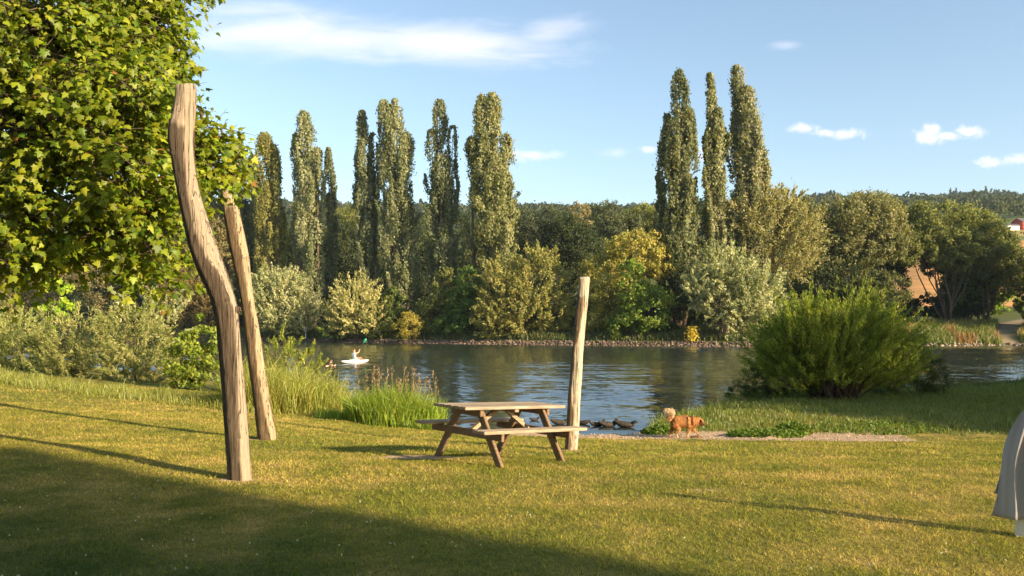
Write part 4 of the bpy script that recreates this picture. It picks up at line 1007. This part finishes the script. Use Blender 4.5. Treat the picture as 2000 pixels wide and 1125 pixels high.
for ex in (-.56, .56):
    inn = -1 if ex > 0 else 1
    # seat beam and top beam on the outer faces of the legs
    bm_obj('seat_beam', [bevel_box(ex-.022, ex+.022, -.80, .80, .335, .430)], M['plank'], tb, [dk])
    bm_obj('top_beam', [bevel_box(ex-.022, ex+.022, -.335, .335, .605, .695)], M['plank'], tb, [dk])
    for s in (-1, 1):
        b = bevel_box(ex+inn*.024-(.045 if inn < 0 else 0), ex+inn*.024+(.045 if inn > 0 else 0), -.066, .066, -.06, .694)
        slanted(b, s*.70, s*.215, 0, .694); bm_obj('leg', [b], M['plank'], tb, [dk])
    for k_ in (0,):
        # diagonal brace from the seat beam up to the middle batten under the top
        L0 = np.array([ex+inn*.072, .0, .385]); L1 = np.array([inn*-.06 if False else ex*.12, .0, .675])
        b = bevel_box(0, 1, -.03, .03, -.03, .03, 0)
        dv = L1-L0
        for v in b.verts:
            kx = v.co.x; v.co.x = L0[0]+dv[0]*kx; v.co.z = L0[2]+dv[2]*kx+v.co.z
        bm_obj('brace', [b], M['plank'], tb, [(1, .95, .88)])
bm_obj('centre_batten', [bevel_box(-.035, .035, -.355, .355, .655, .695)], M['plank'], tb, [(.9, .85, .8)])

# ------------------------------------------------------------------ garden chair with towel at the right edge
def chair():
    d = 6.5; x = (2024-1000)/F*d; g = gz(x, d)
    root = empty('folded_chair', (x, d, g), 'white folded chair standing upright at the right edge, mostly under a grey towel', 'chair'); root.rotation_euler = (0, 0, R(-35.5))
    for sx in (-.108, .22):
        for sy, h in ((-.028, 0.60 if sx < 0 else 1.12), (.028, .58)):
            b = bevel_box(sx-.034, sx+.034, sy-.020, sy+.020, -.02, h, .005); bm_obj('leg', [b], M['white'], root)
    bm_obj('backrest', [bevel_box(-.07+.0*i, .185, -.026, -.006, .52+.1*i, .58+.1*i, .005) for i in range(4)], M['white'], root)
    bm_obj('seat', [bevel_box(-.13, .185, .012, .040, .12+.09*i, .19+.09*i, .005) for i in range(5)], M['white'], root)
    nu, nv = 60, 50; Vt = []
    for j in range(nv):
        v = j/(nv-1); side = -1 if v < .5 else 1; hgt = 1-abs(v-.5)*2
        for i in range(nu):
            u = i/(nu-1); c = (u-.5)*2
            z = (.145 if side < 0 else .30)+(.885 if side < 0 else .73)*min(1, hgt*1.03)
            xl = -.085-.210*(1-hgt)**.62; xr = .20+.06*(1-hgt)
            xx = xl+(xr-xl)*u+.010*sin(hgt*8+u*4)
            fold = .022*sin(u*17+1.5*sin(3*hgt))+.010*sin(u*41+4*hgt)
            y = side*(.050+.022*(1-hgt)**.7)+fold*(1-hgt)**.45
            Vt.append((xx, y, z-.05*abs(c)**3*hgt-.012*sin(u*8)*(1-hgt)))
    q = np.array([(j*nu+i, j*nu+i+1, (j+1)*nu+i+1, (j+1)*nu+i) for j in range(nv-1) for i in range(nu-1)])
    o = mesh_np('towel', Vt, q, M['cloth'], smooth=True)
    sol = o.modifiers.new('thick', 'SOLIDIFY'); sol.thickness = .006
    o.location = root.location; o.rotation_euler = root.rotation_euler
    tag(o, 'pale grey towel hanging in folds over the white folded chair', 'towel')
chair()

# ------------------------------------------------------------------ skinned figures
def skin_mesh(name, verts, edges, radii, mat, colf=None, sub=2, root=0, parent=None):
    me = bpy.data.meshes.new(name+'_sk'); me.from_pydata([tuple(v) for v in verts], edges, []); o = bpy.data.objects.new(name+'_sk', me); COL.objects.link(o)
    sk = o.modifiers.new('s', 'SKIN'); sk.use_smooth_shade = True; sk.branch_smoothing = .6
    if not me.skin_vertices: 
        bpy.context.view_layer.objects.active = o
    lay = me.skin_vertices[0].data
    for i, r in enumerate(radii):
        lay[i].radius = (r, r) if not isinstance(r, tuple) else r
        lay[i].use_root = (i == root)
    sb = o.modifiers.new('b', 'SUBSURF'); sb.levels = sub; sb.render_levels = sub
    dg = bpy.context.evaluated_depsgraph_get(); dg.update()
    m2 = bpy.data.meshes.new_from_object(o.evaluated_get(dg)); m2.name = name
    bpy.data.objects.remove(o)
    m2.materials.clear(); m2.materials.append(mat)
    n = len(m2.vertices); co = np.empty(n*3, np.float32); m2.vertices.foreach_get('co', co); co = co.reshape(-1, 3)
    if colf is not None:
        a = m2.attributes.new('tint', 'FLOAT_COLOR', 'POINT'); a.data.foreach_set('color', np.concatenate([colf(co), np.ones((n, 1))], 1).astype(np.float32).ravel())
    m2.polygons.foreach_set('use_smooth', np.ones(len(m2.polygons), bool))
    ob = bpy.data.objects.new(name, m2); COL.objects.link(ob)
    if parent: ob.parent = parent
    return ob

def dog():
    d = 17.4; S = d/F   # metres per photo pixel
    x0 = 1305; yf = 855.5
    base = at(1335, yf, d); g = gz(base[0], d)
    # (zoom x, zoom y, depth, radius) in tenths of a photo pixel, from the enlarged photo
    def Q(zx, zy, dep=0.0): return np.array([((1240+zx/10.)-1335)*S, dep, (yf-(780+zy/10.))*S])
    P = [Q(900, 455), Q(790, 440), Q(735, 430), Q(1010, 450), Q(1110, 450), Q(1180, 440), Q(1240, 430), Q(1285, 440), Q(1325, 480), Q(1352, 505),   # 0..9 spine, head, muzzle
         # near hind leg 10-14, far hind 15-19, near front 20-23, far front 24-27
         Q(800, 520, -.07), Q(855, 590, -.075), Q(800, 665, -.075), Q(808, 725, -.075), Q(835, 748, -.075),
         Q(760, 520, .07), Q(770, 600, .075), Q(700, 660, .075), Q(685, 725, .075), Q(710, 748, .075),
         Q(1075, 530, -.06), Q(1045, 620, -.065), Q(1012, 690, -.065), Q(1018, 750, -.065),
         Q(1135, 530, .06), Q(1165, 610, .065), Q(1220, 665, .065), Q(1262, 722, .065)]
    rad = [.132, .118, .07, .135, .130, .100, .086, .070, .042, .027,
           .062, .045, .022, .019, .022, .058, .042, .021, .019, .022, .048, .030, .020, .022, .046, .030, .020, .022]
    E = [(0, 1), (1, 2), (0, 3), (3, 4), (4, 5), (5, 6), (6, 7), (7, 8), (8, 9), (1, 10), (10, 11), (11, 12), (12, 13), (13, 14), (1, 15), (15, 16), (16, 17), (17, 18), (18, 19),
         (4, 20), (20, 21), (21, 22), (22, 23), (4, 24), (24, 25), (25, 26), (26, 27)]
    def colf(co):
        c = np.tile(np.array([.50, .235, .085]), (len(co), 1)); n_ = vnoise(co[:, 0]*10, co[:, 2]*10+co[:, 1]*7, 1.2, 3)
        c *= (1+.3*n_)[:, None]
        cream = np.array([.66, .40, .18]); k = smooth(.23, .12, co[:, 2])[:, None]; c = c*(1-k)+cream*k
        kh = smooth(.27, .34, co[:, 0])*smooth(.36, .28, co[:, 2]); k = (kh*.8)[:, None]; c = c*(1-k)+np.array([.10, .045, .02])*k
        return np.clip(c, .01, 1)
    root = empty('dog', (base[0], d, g), 'fluffy ginger dog sniffing along the sand, pale bushy tail raised', 'dog')
    body = skin_mesh('body', P, E, rad, M['fur'], colf, 2, parent=root)
    def furry(name, co, nr, col, L, wd, lie):
        n = len(co); D = unit(nr*.55+lie+rng.normal(size=(n, 3))*.25)
        v, f = leaf_quads(co+D*L[:, None]*.35, D, rnd_dir(n), L*rng.uniform(.6, 1.3, n), wd); o = mesh_np(name, v, f, M['fur'], col); o.parent = root; return o
    me = body.data; n = len(me.vertices); co = np.empty(n*3, np.float32); me.vertices.foreach_get('co', co); co = co.reshape(-1, 3)
    nr = np.empty(n*3, np.float32); me.vertices.foreach_get('normal', nr); nr = nr.reshape(-1, 3)
    idx = rng.integers(0, n, 14000); c2 = co[idx]+rng.normal(size=(14000, 3))*.007; hi = (c2[:, 2] > .10)
    c2, idx = c2[hi], idx[hi]; L = np.where(c2[:, 0] > .30, .018, .045)*np.interp(c2[:, 2], [.1, .25], [.5, 1])
    furry('coat', c2, nr[idx], colf(c2)*rng.uniform(.75, 1.3, (len(c2), 1)), L, .008, np.array([-.8, 0, -.45]))
    # tail: an upright plume that curls back to the left
    tp = np.array([Q(745, 400), Q(715, 370), Q(735, 310), Q(745, 260), Q(710, 235), Q(650, 245)]); k = np.linspace(0, 5, 26)
    T = np.stack([np.interp(k, range(6), tp[:, i]) for i in range(3)], -1)
    tail_o = skin_mesh('tail', tp, [(i, i+1) for i in range(5)], [.045, .040, .040, .038, .030, .015], M['fur'], lambda c: np.tile((.68, .50, .32), (len(c), 1)), 2, parent=root)
    m = 5200; i = rng.integers(0, 26, m); C = T[i]+rng.normal(size=(m, 3))*.016; tg = unit(np.gradient(T, axis=0))[i]
    D = unit(tg*.5+np.array([-.75, 0, -.25])+rng.normal(size=(m, 3))*.35); Lh = .080*np.interp(i, [0, 8, 25], [1.7, 1.25, 1.1])
    v, f = leaf_quads(C+D*Lh[:, None]*.4, D, rnd_dir(m), Lh, .010); o = mesh_np('tail_plume', v, f, M['fur'], jitter_cols(m, (.56, .28, .10), (.80, .64, .43), np.clip(i/14, 0, 1)*.9+.05, .1)); o.parent = tail_o
    # breeches of pale hair behind the thighs
    # harness strap
    th = np.linspace(0, 2*pi, 25); c0 = Q(1108, 455); ring = np.stack([c0[0]+0*th, np.cos(th)*.128, c0[2]+np.sin(th)*.130], -1); Vh = []
    for w_ in (-.012, .012): Vh.append(ring+np.array([w_, 0, 0]))
    Vh = np.concatenate(Vh); q = np.array([(a, a+1, a+26, a+25) for a in range(24)]); o = mesh_np('harness', Vh, q, M['harness']); o.parent = root
    so_ = o.modifiers.new('t', 'SOLIDIFY'); so_.thickness = .006
    # ears, eyes and nose
    for s in (-1, 1):
        e = Q(1262, 400, s*.045); v, f = tube([e, e+np.array([.018, s*.03, -.015]), e+np.array([.03, s*.042, -.055]), e+np.array([.035, s*.04, -.075])], [.018, .022, .016, .004], 8); o = mesh_np('ear', v, f, M['fur'], np.tile((.10, .05, .025), (len(v), 1)), smooth=True); o.parent = root
        e = Q(1316, 452, s*.045); v, f = tube([e-np.array([0, s*.004, 0]), e+np.array([0, s*.004, 0])], [.007, .005], 8); o = mesh_np('eye', v, f, M['dark']); o.parent = root
    e = Q(1362, 503); v, f = tube([e-np.array([.012, 0, 0]), e, e+np.array([.008, 0, -.003])], [.018, .018, .010], 10); o = mesh_np('nose', v, f, M['dark'], smooth=True); o.parent = root
    # dug-up dirt by the forepaws
    v, f = blob_mesh(.13, .07, .035, 3); o = mesh_np('dirt_mound', v, f, M['stone'], np.tile((.17, .10, .055), (len(v), 1)), smooth=True)
    X = (1360-1000)/F*17.15; o.location = (X, 17.15, gz(X, 17.15)+.005); tag(o, 'small dark mound of dug sand under the dog\'s front paws', 'mound')

def blob_mesh(rx, ry, rz, seed, nu=14, nv=9, amp=.22):
    r = np.random.default_rng(seed); ph = r.uniform(0, 6.28, 6); V = []
    for j in range(nv):
        la = -pi/2+pi*j/(nv-1)
        for i in range(nu):
            lo = 2*pi*i/nu; k = 1+amp*(.5*sin(2*lo+ph[0]+la*2)+.3*sin(3*lo+ph[1]-la*3)+.3*sin(5*la+ph[2]+lo))
            V.append((rx*k*cos(la)*cos(lo), ry*k*cos(la)*sin(lo), rz*k*sin(la)))
    q = [(j*nu+i, j*nu+(i+1) % nu, (j+1)*nu+(i+1) % nu, (j+1)*nu+i) for j in range(nv-1) for i in range(nu)]
    return np.array(V), np.array(q)
dog()

# ------------------------------------------------------------------ ducks
def duck(px, py, s, face, label, head_up=1.0):
    d = CAMZ*F/(py-HZ); x = (px-1000)/F*d
    root = empty('duck', (x, d, 0.0), label, 'duck', 'ducks resting in the shallows near the pale post')
    nu, nv = 14, 12; V = []; 
    for j in range(nv):
        k = j/(nv-1); xx = (-.24+.44*k); r = max(.002, .085*math.sqrt(max(0, sin(pi*min(1, .06+k*.94))))); up = .05+.05*(1-k)**4*1.6+.01*k
        for i in range(nu):
            a = 2*pi*i/nu; V.append((xx*face*s, r*cos(a)*1.1*s, (up+r*sin(a)*.85)*s))
    q = [(j*nu+i, j*nu+(i+1) % nu, (j+1)*nu+(i+1) % nu, (j+1)*nu+i) for j in range(nv-1) for i in range(nu)]
    V = np.array(V); c = jitter_cols(len(V), (.045, .038, .032), (.085, .07, .055), rng.uniform(0, 1, len(V)), .15)
    o = mesh_np('body', V, q, M['stone'], c, smooth=True); o.parent = root
    n0 = np.array([.14*face, 0, .09])*s; n1 = n0+np.array([.035*face, 0, .05*head_up+.01])*s; n2 = n1+np.array([.03*face, 0, .035*head_up])*s; n3 = n2+np.array([.035*face, 0, -.004])*s
    v, f = tube([n0, n1, n2, n3], np.array([.048, .032, .036, .022])*s, 10); o = mesh_np('head', v, f, M['stone'], np.tile((.035, .04, .03), (len(v), 1)), smooth=True); o.parent = root
    v, f = tube([n3, n3+np.array([.045*face, 0, -.012])*s], np.array([.015, .009])*s, 8); o = mesh_np('beak', v, f, M['stone'], np.tile((.22, .16, .05), (len(v), 1)), smooth=True); o.parent = root
    root.rotation_euler = (0, 0, rng.uniform(-.35, .35))
duck(1167, 833, .85, 1, 'smallest dark duck just right of the pale post', 1.0)
duck(1188, 834, 1.0, 1, 'middle dark duck with raised head, right of the pale post')
duck(1222, 835, 1.15, 1, 'largest dark duck, head low, nearest the dog', .35)
duck(1138, 829, .8, -1, 'dark duck touching the right side of the pale post', .3)
duck(1093, 829, .95, 1, 'dark duck in the gap between picnic table and pale post', .3)
duck(1044, 822, .55, 1, 'tiny dark duck seen under the picnic table top', 1.0)

# ------------------------------------------------------------------ kayak and paddler
def kayak():
    d = CAMZ*F/(709-HZ); c = at(694, 709, d); S = d/F
    root = empty('kayak', (c[0], d, 0), 'small white kayak on the river, far left of the water', 'kayak'); root.rotation_euler = (0, 0, R(58)); root.scale = (.9, .9, .9)
    L = 1.42; ns, nr = 26, 16; V = []
    for j in range(ns):
        k = -1+2*j/(ns-1); w_ = .36*(1-abs(k)**2.6)**.75+.012; rise = .08*abs(k)**3
        for i in range(nr):
            a = 2*pi*i/nr; zz = sin(a); V.append((k*L*1.0, cos(a)*w_, rise+.10+(zz*.13 if zz > 0 else zz*.16)*(1-.7*abs(k)**3)))
    q = [(j*nr+i, j*nr+(i+1) % nr, (j+1)*nr+(i+1) % nr, (j+1)*nr+i) for j in range(ns-1) for i in range(nr)]
    o = mesh_np('hull', V, q, M['white'], smooth=True); o.parent = root
    th = np.linspace(0, 2*pi, 25); ring = np.stack([-.1+np.cos(th)*.42, np.sin(th)*.24, .235+0*th], -1); v, f = tube(ring, .03, 8, cap=False); o = mesh_np('cockpit_rim', v, f, M['white'], smooth=True); o.parent = root
    # paddler, seated
    P = [(-.15, 0, .30), (-.17, 0, .50), (-.16, 0, .72), (-.14, 0, .84), (-.12, 0, .93), (-.11, 0, 1.03),
         (-.15, .19, .76), (.06, .27, .66), (.30, .22, .74), (.36, .20, .76), (-.15, -.19, .76), (.05, -.27, .80), (.28, -.18, 1.0), (.33, -.16, 1.05),
         (.02, .12, .27), (.38, .14, .42), (.70, .10, .24), (.02, -.12, .27), (.38, -.14, .42), (.70, -.10, .24)]
    E = [(0, 1), (1, 2), (2, 3), (3, 4), (4, 5), (2, 6), (6, 7), (7, 8), (8, 9), (2, 10), (10, 11), (11, 12), (12, 13), (0, 14), (14, 15), (15, 16), (0, 17), (17, 18), (18, 19)]
    rad = [.14, .13, .14, .055, .085, .085, .06, .042, .034, .04, .06, .042, .034, .04, .085, .065, .045, .085, .065, .045]
    def colf(co):
        c = np.tile(np.array([.62, .38, .26]), (len(co), 1)); sh = (co[:, 2] < .80)*(np.abs(co[:, 1]) < .20)*(co[:, 0] < .02); c[sh] = (.80, .78, .74); c[(co[:, 2] < .5)*(co[:, 0] > .02)] = (.40, .20, .13)
        hair = (co[:, 2] > .99)*(np.abs(co[:, 1]) < .12)*(co[:, 0] < .0)*(co[:, 0] > -.3); c[hair] = (.22, .09, .04); return c
    p = empty('person', (c[0], d, 0), 'paddler in white top sitting in the small white kayak', 'person'); p.rotation_euler = root.rotation_euler; p.scale = (.86, .86, .86)
    o = skin_mesh('body', P, E, rad, M['skinc'], colf, 2, parent=p)
    v, f = blob_mesh(.098, .095, .075, 5, amp=.1); v = v+np.array([-.13, 0, 1.05]); o = mesh_np('hair', v, f, M['skinc'], np.tile((.20, .08, .035), (len(v), 1)), smooth=True); o.parent = p
    pd = empty('paddle', (c[0], d, 0), 'green bladed paddle raised by the kayak paddler', 'paddle'); pd.rotation_euler = root.rotation_euler; pd.scale = (.86, .86, .86)
    a = np.array([.30, .42, .42]); b = np.array([.48, -.36, 1.50]); k = np.linspace(0, 1, 6)[:, None]; v, f = tube(a*(1-k)+b*k, .016, 8); o = mesh_np('shaft', v, f, M['dark'], smooth=True); o.parent = pd
    for e, dd in ((b, (b-a)), (a, (a-b))):
        u = unit(dd); s = unit(np.cross(u, np.array([.6, 1, 0]))); ks = [0, .12, .3, .42, .46]; ws = [.02, .085, .10, .075, .02]; vv = []
        for kk, ww in zip(ks, ws): vv += [e+u*kk-s*ww, e+u*kk+s*ww]
        q = [(2*i, 2*i+1, 2*i+3, 2*i+2) for i in range(4)]; o = mesh_np('blade', vv, q, M['green']); o.parent = pd; so_ = o.modifiers.new('t', 'SOLIDIFY'); so_.thickness = .012
kayak()

def swimmer():
    d = CAMZ*F/(716-HZ); c = at(646, 716, d)
    p = empty('person', (c[0], d, 0), 'bather with bare shoulders in the water at the edge of the left bushes', 'person')
    P = [(0, 0, -.5), (0, 0, -.2), (0, 0, .05), (0, 0, .15), (0, 0, .22), (.01, -.01, .32), (-.17, 0, .05), (-.30, -.15, .0), (-.2, -.35, .02), (.17, 0, .05), (.32, -.12, .10), (.25, -.32, .05)]
    E = [(0, 1), (1, 2), (2, 3), (3, 4), (4, 5), (2, 6), (6, 7), (7, 8), (2, 9), (9, 10), (10, 11)]
    def colf(co):
        c_ = np.tile(np.array([.66, .38, .28]), (len(co), 1)); c_[(co[:, 2] > .30)] = (.25, .13, .07); return c_
    o = skin_mesh('body', P, E, [.15, .14, .14, .06, .09, .085, .065, .045, .035, .065, .045, .035], M['skinc'], colf, 2, parent=p)
    v, f = blob_mesh(.10, .10, .07, 9, amp=.1); v = v+np.array([.01, .01, .35]); o = mesh_np('hair', v, f, M['skinc'], np.tile((.18, .09, .05), (len(v), 1)), smooth=True); o.parent = p
swimmer()

# ------------------------------------------------------------------ stones
def stones(name, X, Y, size, cols, label, sink=.3):
    Vs, Fs, Cs = [], [], []; o = 0; Z = ground(X, Y)
    tpl = [blob_mesh(1, .8, .62, s, 7, 5, .5) for s in range(12)]
    for i in range(len(X)):
        v, f = tpl[i % 12]; a = rng.uniform(0, 6.28); Rm = np.array([[cos(a), -sin(a), 0], [sin(a), cos(a), 0], [0, 0, 1]])
        Vs.append((v@Rm.T)*size[i]+np.array([X[i], Y[i], Z[i]+size[i]*sink])); Fs.append(f+o); o += len(v); Cs.append(np.repeat(cols[i][None], len(v), 0))
    ob = mesh_np(name, np.concatenate(Vs), np.concatenate(Fs), M['stone'], np.concatenate(Cs)); return ob
n = 3000; X = rng.uniform(-45, 44, n); Y = np.interp(X, FS[:, 0], FS[:, 1])+rng.uniform(-.5, 1.3, n)
sizes = rng.uniform(.09, .20, n); cols = jitter_cols(n, (.10, .07, .055), (.27, .20, .155), rng.uniform(0, 1, n), .25)
o = stones('riprap_stones', X, Y, sizes, cols, ''); tag(o, 'reddish and pale riprap stones lining the far shore', 'stones', kind='stuff')
n = 150; X = rng.uniform(44, 64, n); Y = np.interp(X, FS[:, 0], FS[:, 1])+rng.uniform(-.4, .5, n)
o = stones('shore_stones', X, Y, rng.uniform(.12, .28, n), jitter_cols(n, (.2, .15, .1), (.4, .33, .25), rng.uniform(0, 1, n)), ''); tag(o, 'few pale stones under the grassy far bank by the track', 'stones', kind='stuff')
for (px, py, s, lab) in [(690, 797, .12, 'pale pink stone at the waterline left of the reed clump'), (702, 806, .07, 'smaller brown stone just below the pale pink one'), (674, 803, .06, 'small grey stone left of the pale pink one')]:
    d = 2.45*F/(py-HZ); x = (px-1000)/F*d; v, f = blob_mesh(s, s*.8, s*.7, px, 12, 9, .35); o = mesh_np('shore_stone', v, f, M['stone'], jitter_cols(len(v), (.34, .22, .16), (.42, .30, .22), rng.uniform(0, 1, len(v))), smooth=True)
    o.location = (x, d, max(gz(x, d), 0)+s*.35); tag(o, lab, 'stone', 'loose stones at the near waterline')
# sand crumbs and footprints relief on the strip
n = 1500; X = rng.uniform(1.0, 13, n); Y = rng.uniform(15.6, 18.6, n); dC = sdist(X, Y, CF); ok = (sandmask(X, Y, dC, sdist(X, Y, SH)) > .5) ; X, Y = X[ok], Y[ok]; n = len(X)
o = stones('sand_crumbs', X, Y, rng.uniform(.008, .026, n), jitter_cols(n, (.42, .31, .20), (.60, .46, .32), rng.uniform(0, 1, n)), '', .1); tag(o, 'clods and crumbs on the trodden sand strip', 'sand', kind='stuff')

# yellow flower spike and white marker on the far shore
def small_plant(px, py, h, cols, label, nm, cat):
    x = (px-1000)/F; d = 100.
    for _ in range(8): d = float(np.interp(x*d, FS[:, 0], FS[:, 1]))+1.2
    X = x*d; g = gz(X, d); n = 420; root = empty(nm, (X, d, g), label, cat); C = np.stack([X+rng.normal(size=n)*.35, d+rng.normal(size=n)*.3, g+rng.uniform(.1, h, n)], -1)
    v, f = leaf_quads(C, rnd_dir(n)+np.array([0, 0, .5]), rnd_dir(n), .22, .15); mesh_np('foliage', v, f, M['leaf'], jitter_cols(n, *cols, rng.uniform(0, 1, n)), parent=root)
    v, f = tube([(X, d, g-.1), (X+.03, d, g+h*.5), (X, d, g+h*.9)], [.03, .02, .01], 6); mesh_np('stem', v, f, M['bark'], parent=root)
small_plant(1352, 655, 1.9, ((.45, .38, .03), (.62, .50, .08)), 'small yellow flowering plant alone on the far stones', 'yellow_plant', 'plant')
x = -.2488; d = 124.0; g = gz(x*d, d)
root = empty('marker_post', (x*d, d, g), 'small white marker post on the far bank right of the brown post', 'marker')
v, f = tube([(x*d, d, g-.2), (x*d, d, g+1.1)], .07, 10); mesh_np('pole', v, f, M['white'], parent=root)
v, f = tube([(x*d, d, g+1.1), (x*d, d, g+1.25), (x*d, d, g+1.75), (x*d, d, g+1.85)], [.12, .34, .34, .1], 12); mesh_np('head', v, f, M['white'], parent=root)

# ------------------------------------------------------------------ buildings
def gable(name, cx, cy, w_, dp, h, rh, wallm, roofm, label, rot=0, windows=(), eave=.3):
    g = gz(cx, cy); root = empty(name, (cx, cy, g), label, 'building'); root.rotation_euler = (0, 0, rot)
    a, b = w_/2, dp/2; z0 = -3.0
    Vv = [(-a, -b, z0), (a, -b, z0), (a, b, z0), (-a, b, z0), (-a, -b, h), (a, -b, h), (a, b, h), (-a, b, h), (-a, 0, h+rh), (a, 0, h+rh)]
    me = bpy.data.meshes.new('wall'); me.from_pydata(Vv, [], [(0, 1, 5, 4), (1, 2, 6, 9, 5), (2, 3, 7, 6), (3, 0, 4, 8, 7), (3, 2, 1, 0)]); me.materials.append(wallm)
    o = bpy.data.objects.new('wall', me); COL.objects.link(o); o.parent = root
    e = eave; sl_ = rh/b; t_ = .12
    Rv = []
    for sx in (-a-e, a+e):
        for (y, z) in ((-b-e, h-e*sl_), (0, h+rh), (b+e, h-e*sl_)): Rv += [(sx, y, z+.02), (sx, y, z+.02+t_)]
    f = [(0, 2, 8, 6), (1, 7, 9, 3), (2, 4, 10, 8), (3, 9, 11, 5), (0, 1, 3, 2), (2, 3, 5, 4), (6, 8, 9, 7), (8, 10, 11, 9), (0, 6, 7, 1), (4, 5, 11, 10)]
    me = bpy.data.meshes.new('roof'); me.from_pydata(Rv, [], f); me.materials.append(roofm); o = bpy.data.objects.new('roof', me); COL.objects.link(o); o.parent = root
    for (x, z, ww, hh) in windows:
        wf = bm_obj('window', [bevel_box(x-ww/2-.08, x+ww/2+.08, -b-.06, -b+.02, z-.08, z+hh+.08, .01)], M['white'], root)
        pane = bm_obj('pane', [bevel_box(x-ww/2, x+ww/2, -b-.075, -b-.03, z, z+hh, 0)], M['glass'], wf)
    return root
# red barn and low shed on the hillside
D = 380.; gable('red_barn', (1996-1000)/F*D, D, 5.6, 6, 3.0, 1.7, M['red'], M['roof'], 'red barn with grey roof on the hillside at the right edge', R(15), [(-1.4, .8, .9, 1.1), (1.3, .8, .9, 1.1)])
D = 376.; gable('farm_shed', (1974-1000)/F*D, D, 5.6, 4, 1.7, .8, M['white'], M['roof'], 'low shed with white wall left of the red barn', R(5), [])
# the tall house behind the camera whose shadow lies over the lower left of the lawn
LP = np.array([.96, 5.42]); BD = np.array([sin(R(SUN_ROT)), cos(R(SUN_ROT))]); corner = LP+BD*24.0
hw, hd = 14.0, 9.0
nrm = np.array([-BD[1], BD[0]]); nrm = nrm if nrm[1] < 0 else -nrm     # away from the lit side
th = math.atan2(nrm[1], nrm[0])
hc = corner+nrm*hw/2+BD*hd/2
hs = gable('guest_house', hc[0], hc[1], hw, hd, 9.6, 3.0, M['wall'], M['rooft'], 'tall plastered house with tiled roof behind the viewer', th, [(x, z, 1.1, 1.5) for x in (-5, -2, 1, 4) for z in (1.2, 4.2, 7.2)], .25)
print('house corner', corner, 'centre', hc)
print('objects', len(bpy.data.objects), 'verts', sum(len(m.vertices) for m in bpy.data.meshes))

# ------------------------------------------------------------------ air
hb = [(x, y, z) for z in (-4, 230) for (x, y) in ((-1690, -68), (1690, -68), (1690, 2790), (-1690, 2790))]
hz = mesh_np('haze', hb, [(3, 2, 1, 0), (4, 5, 6, 7), (0, 1, 5, 4), (1, 2, 6, 5), (2, 3, 7, 6), (3, 0, 4, 7)], None)
m, t = mat_new('thin_haze')
pv = t.n('ShaderNodeVolumePrincipled', ins={'Color': (.62, .80, 1.0, 1), 'Density': .00010, 'Anisotropy': .0})
t.n('ShaderNodeOutputMaterial', ins={1: pv.outputs[0]})
hz.data.materials.append(m); hz['kind'] = 'stuff'
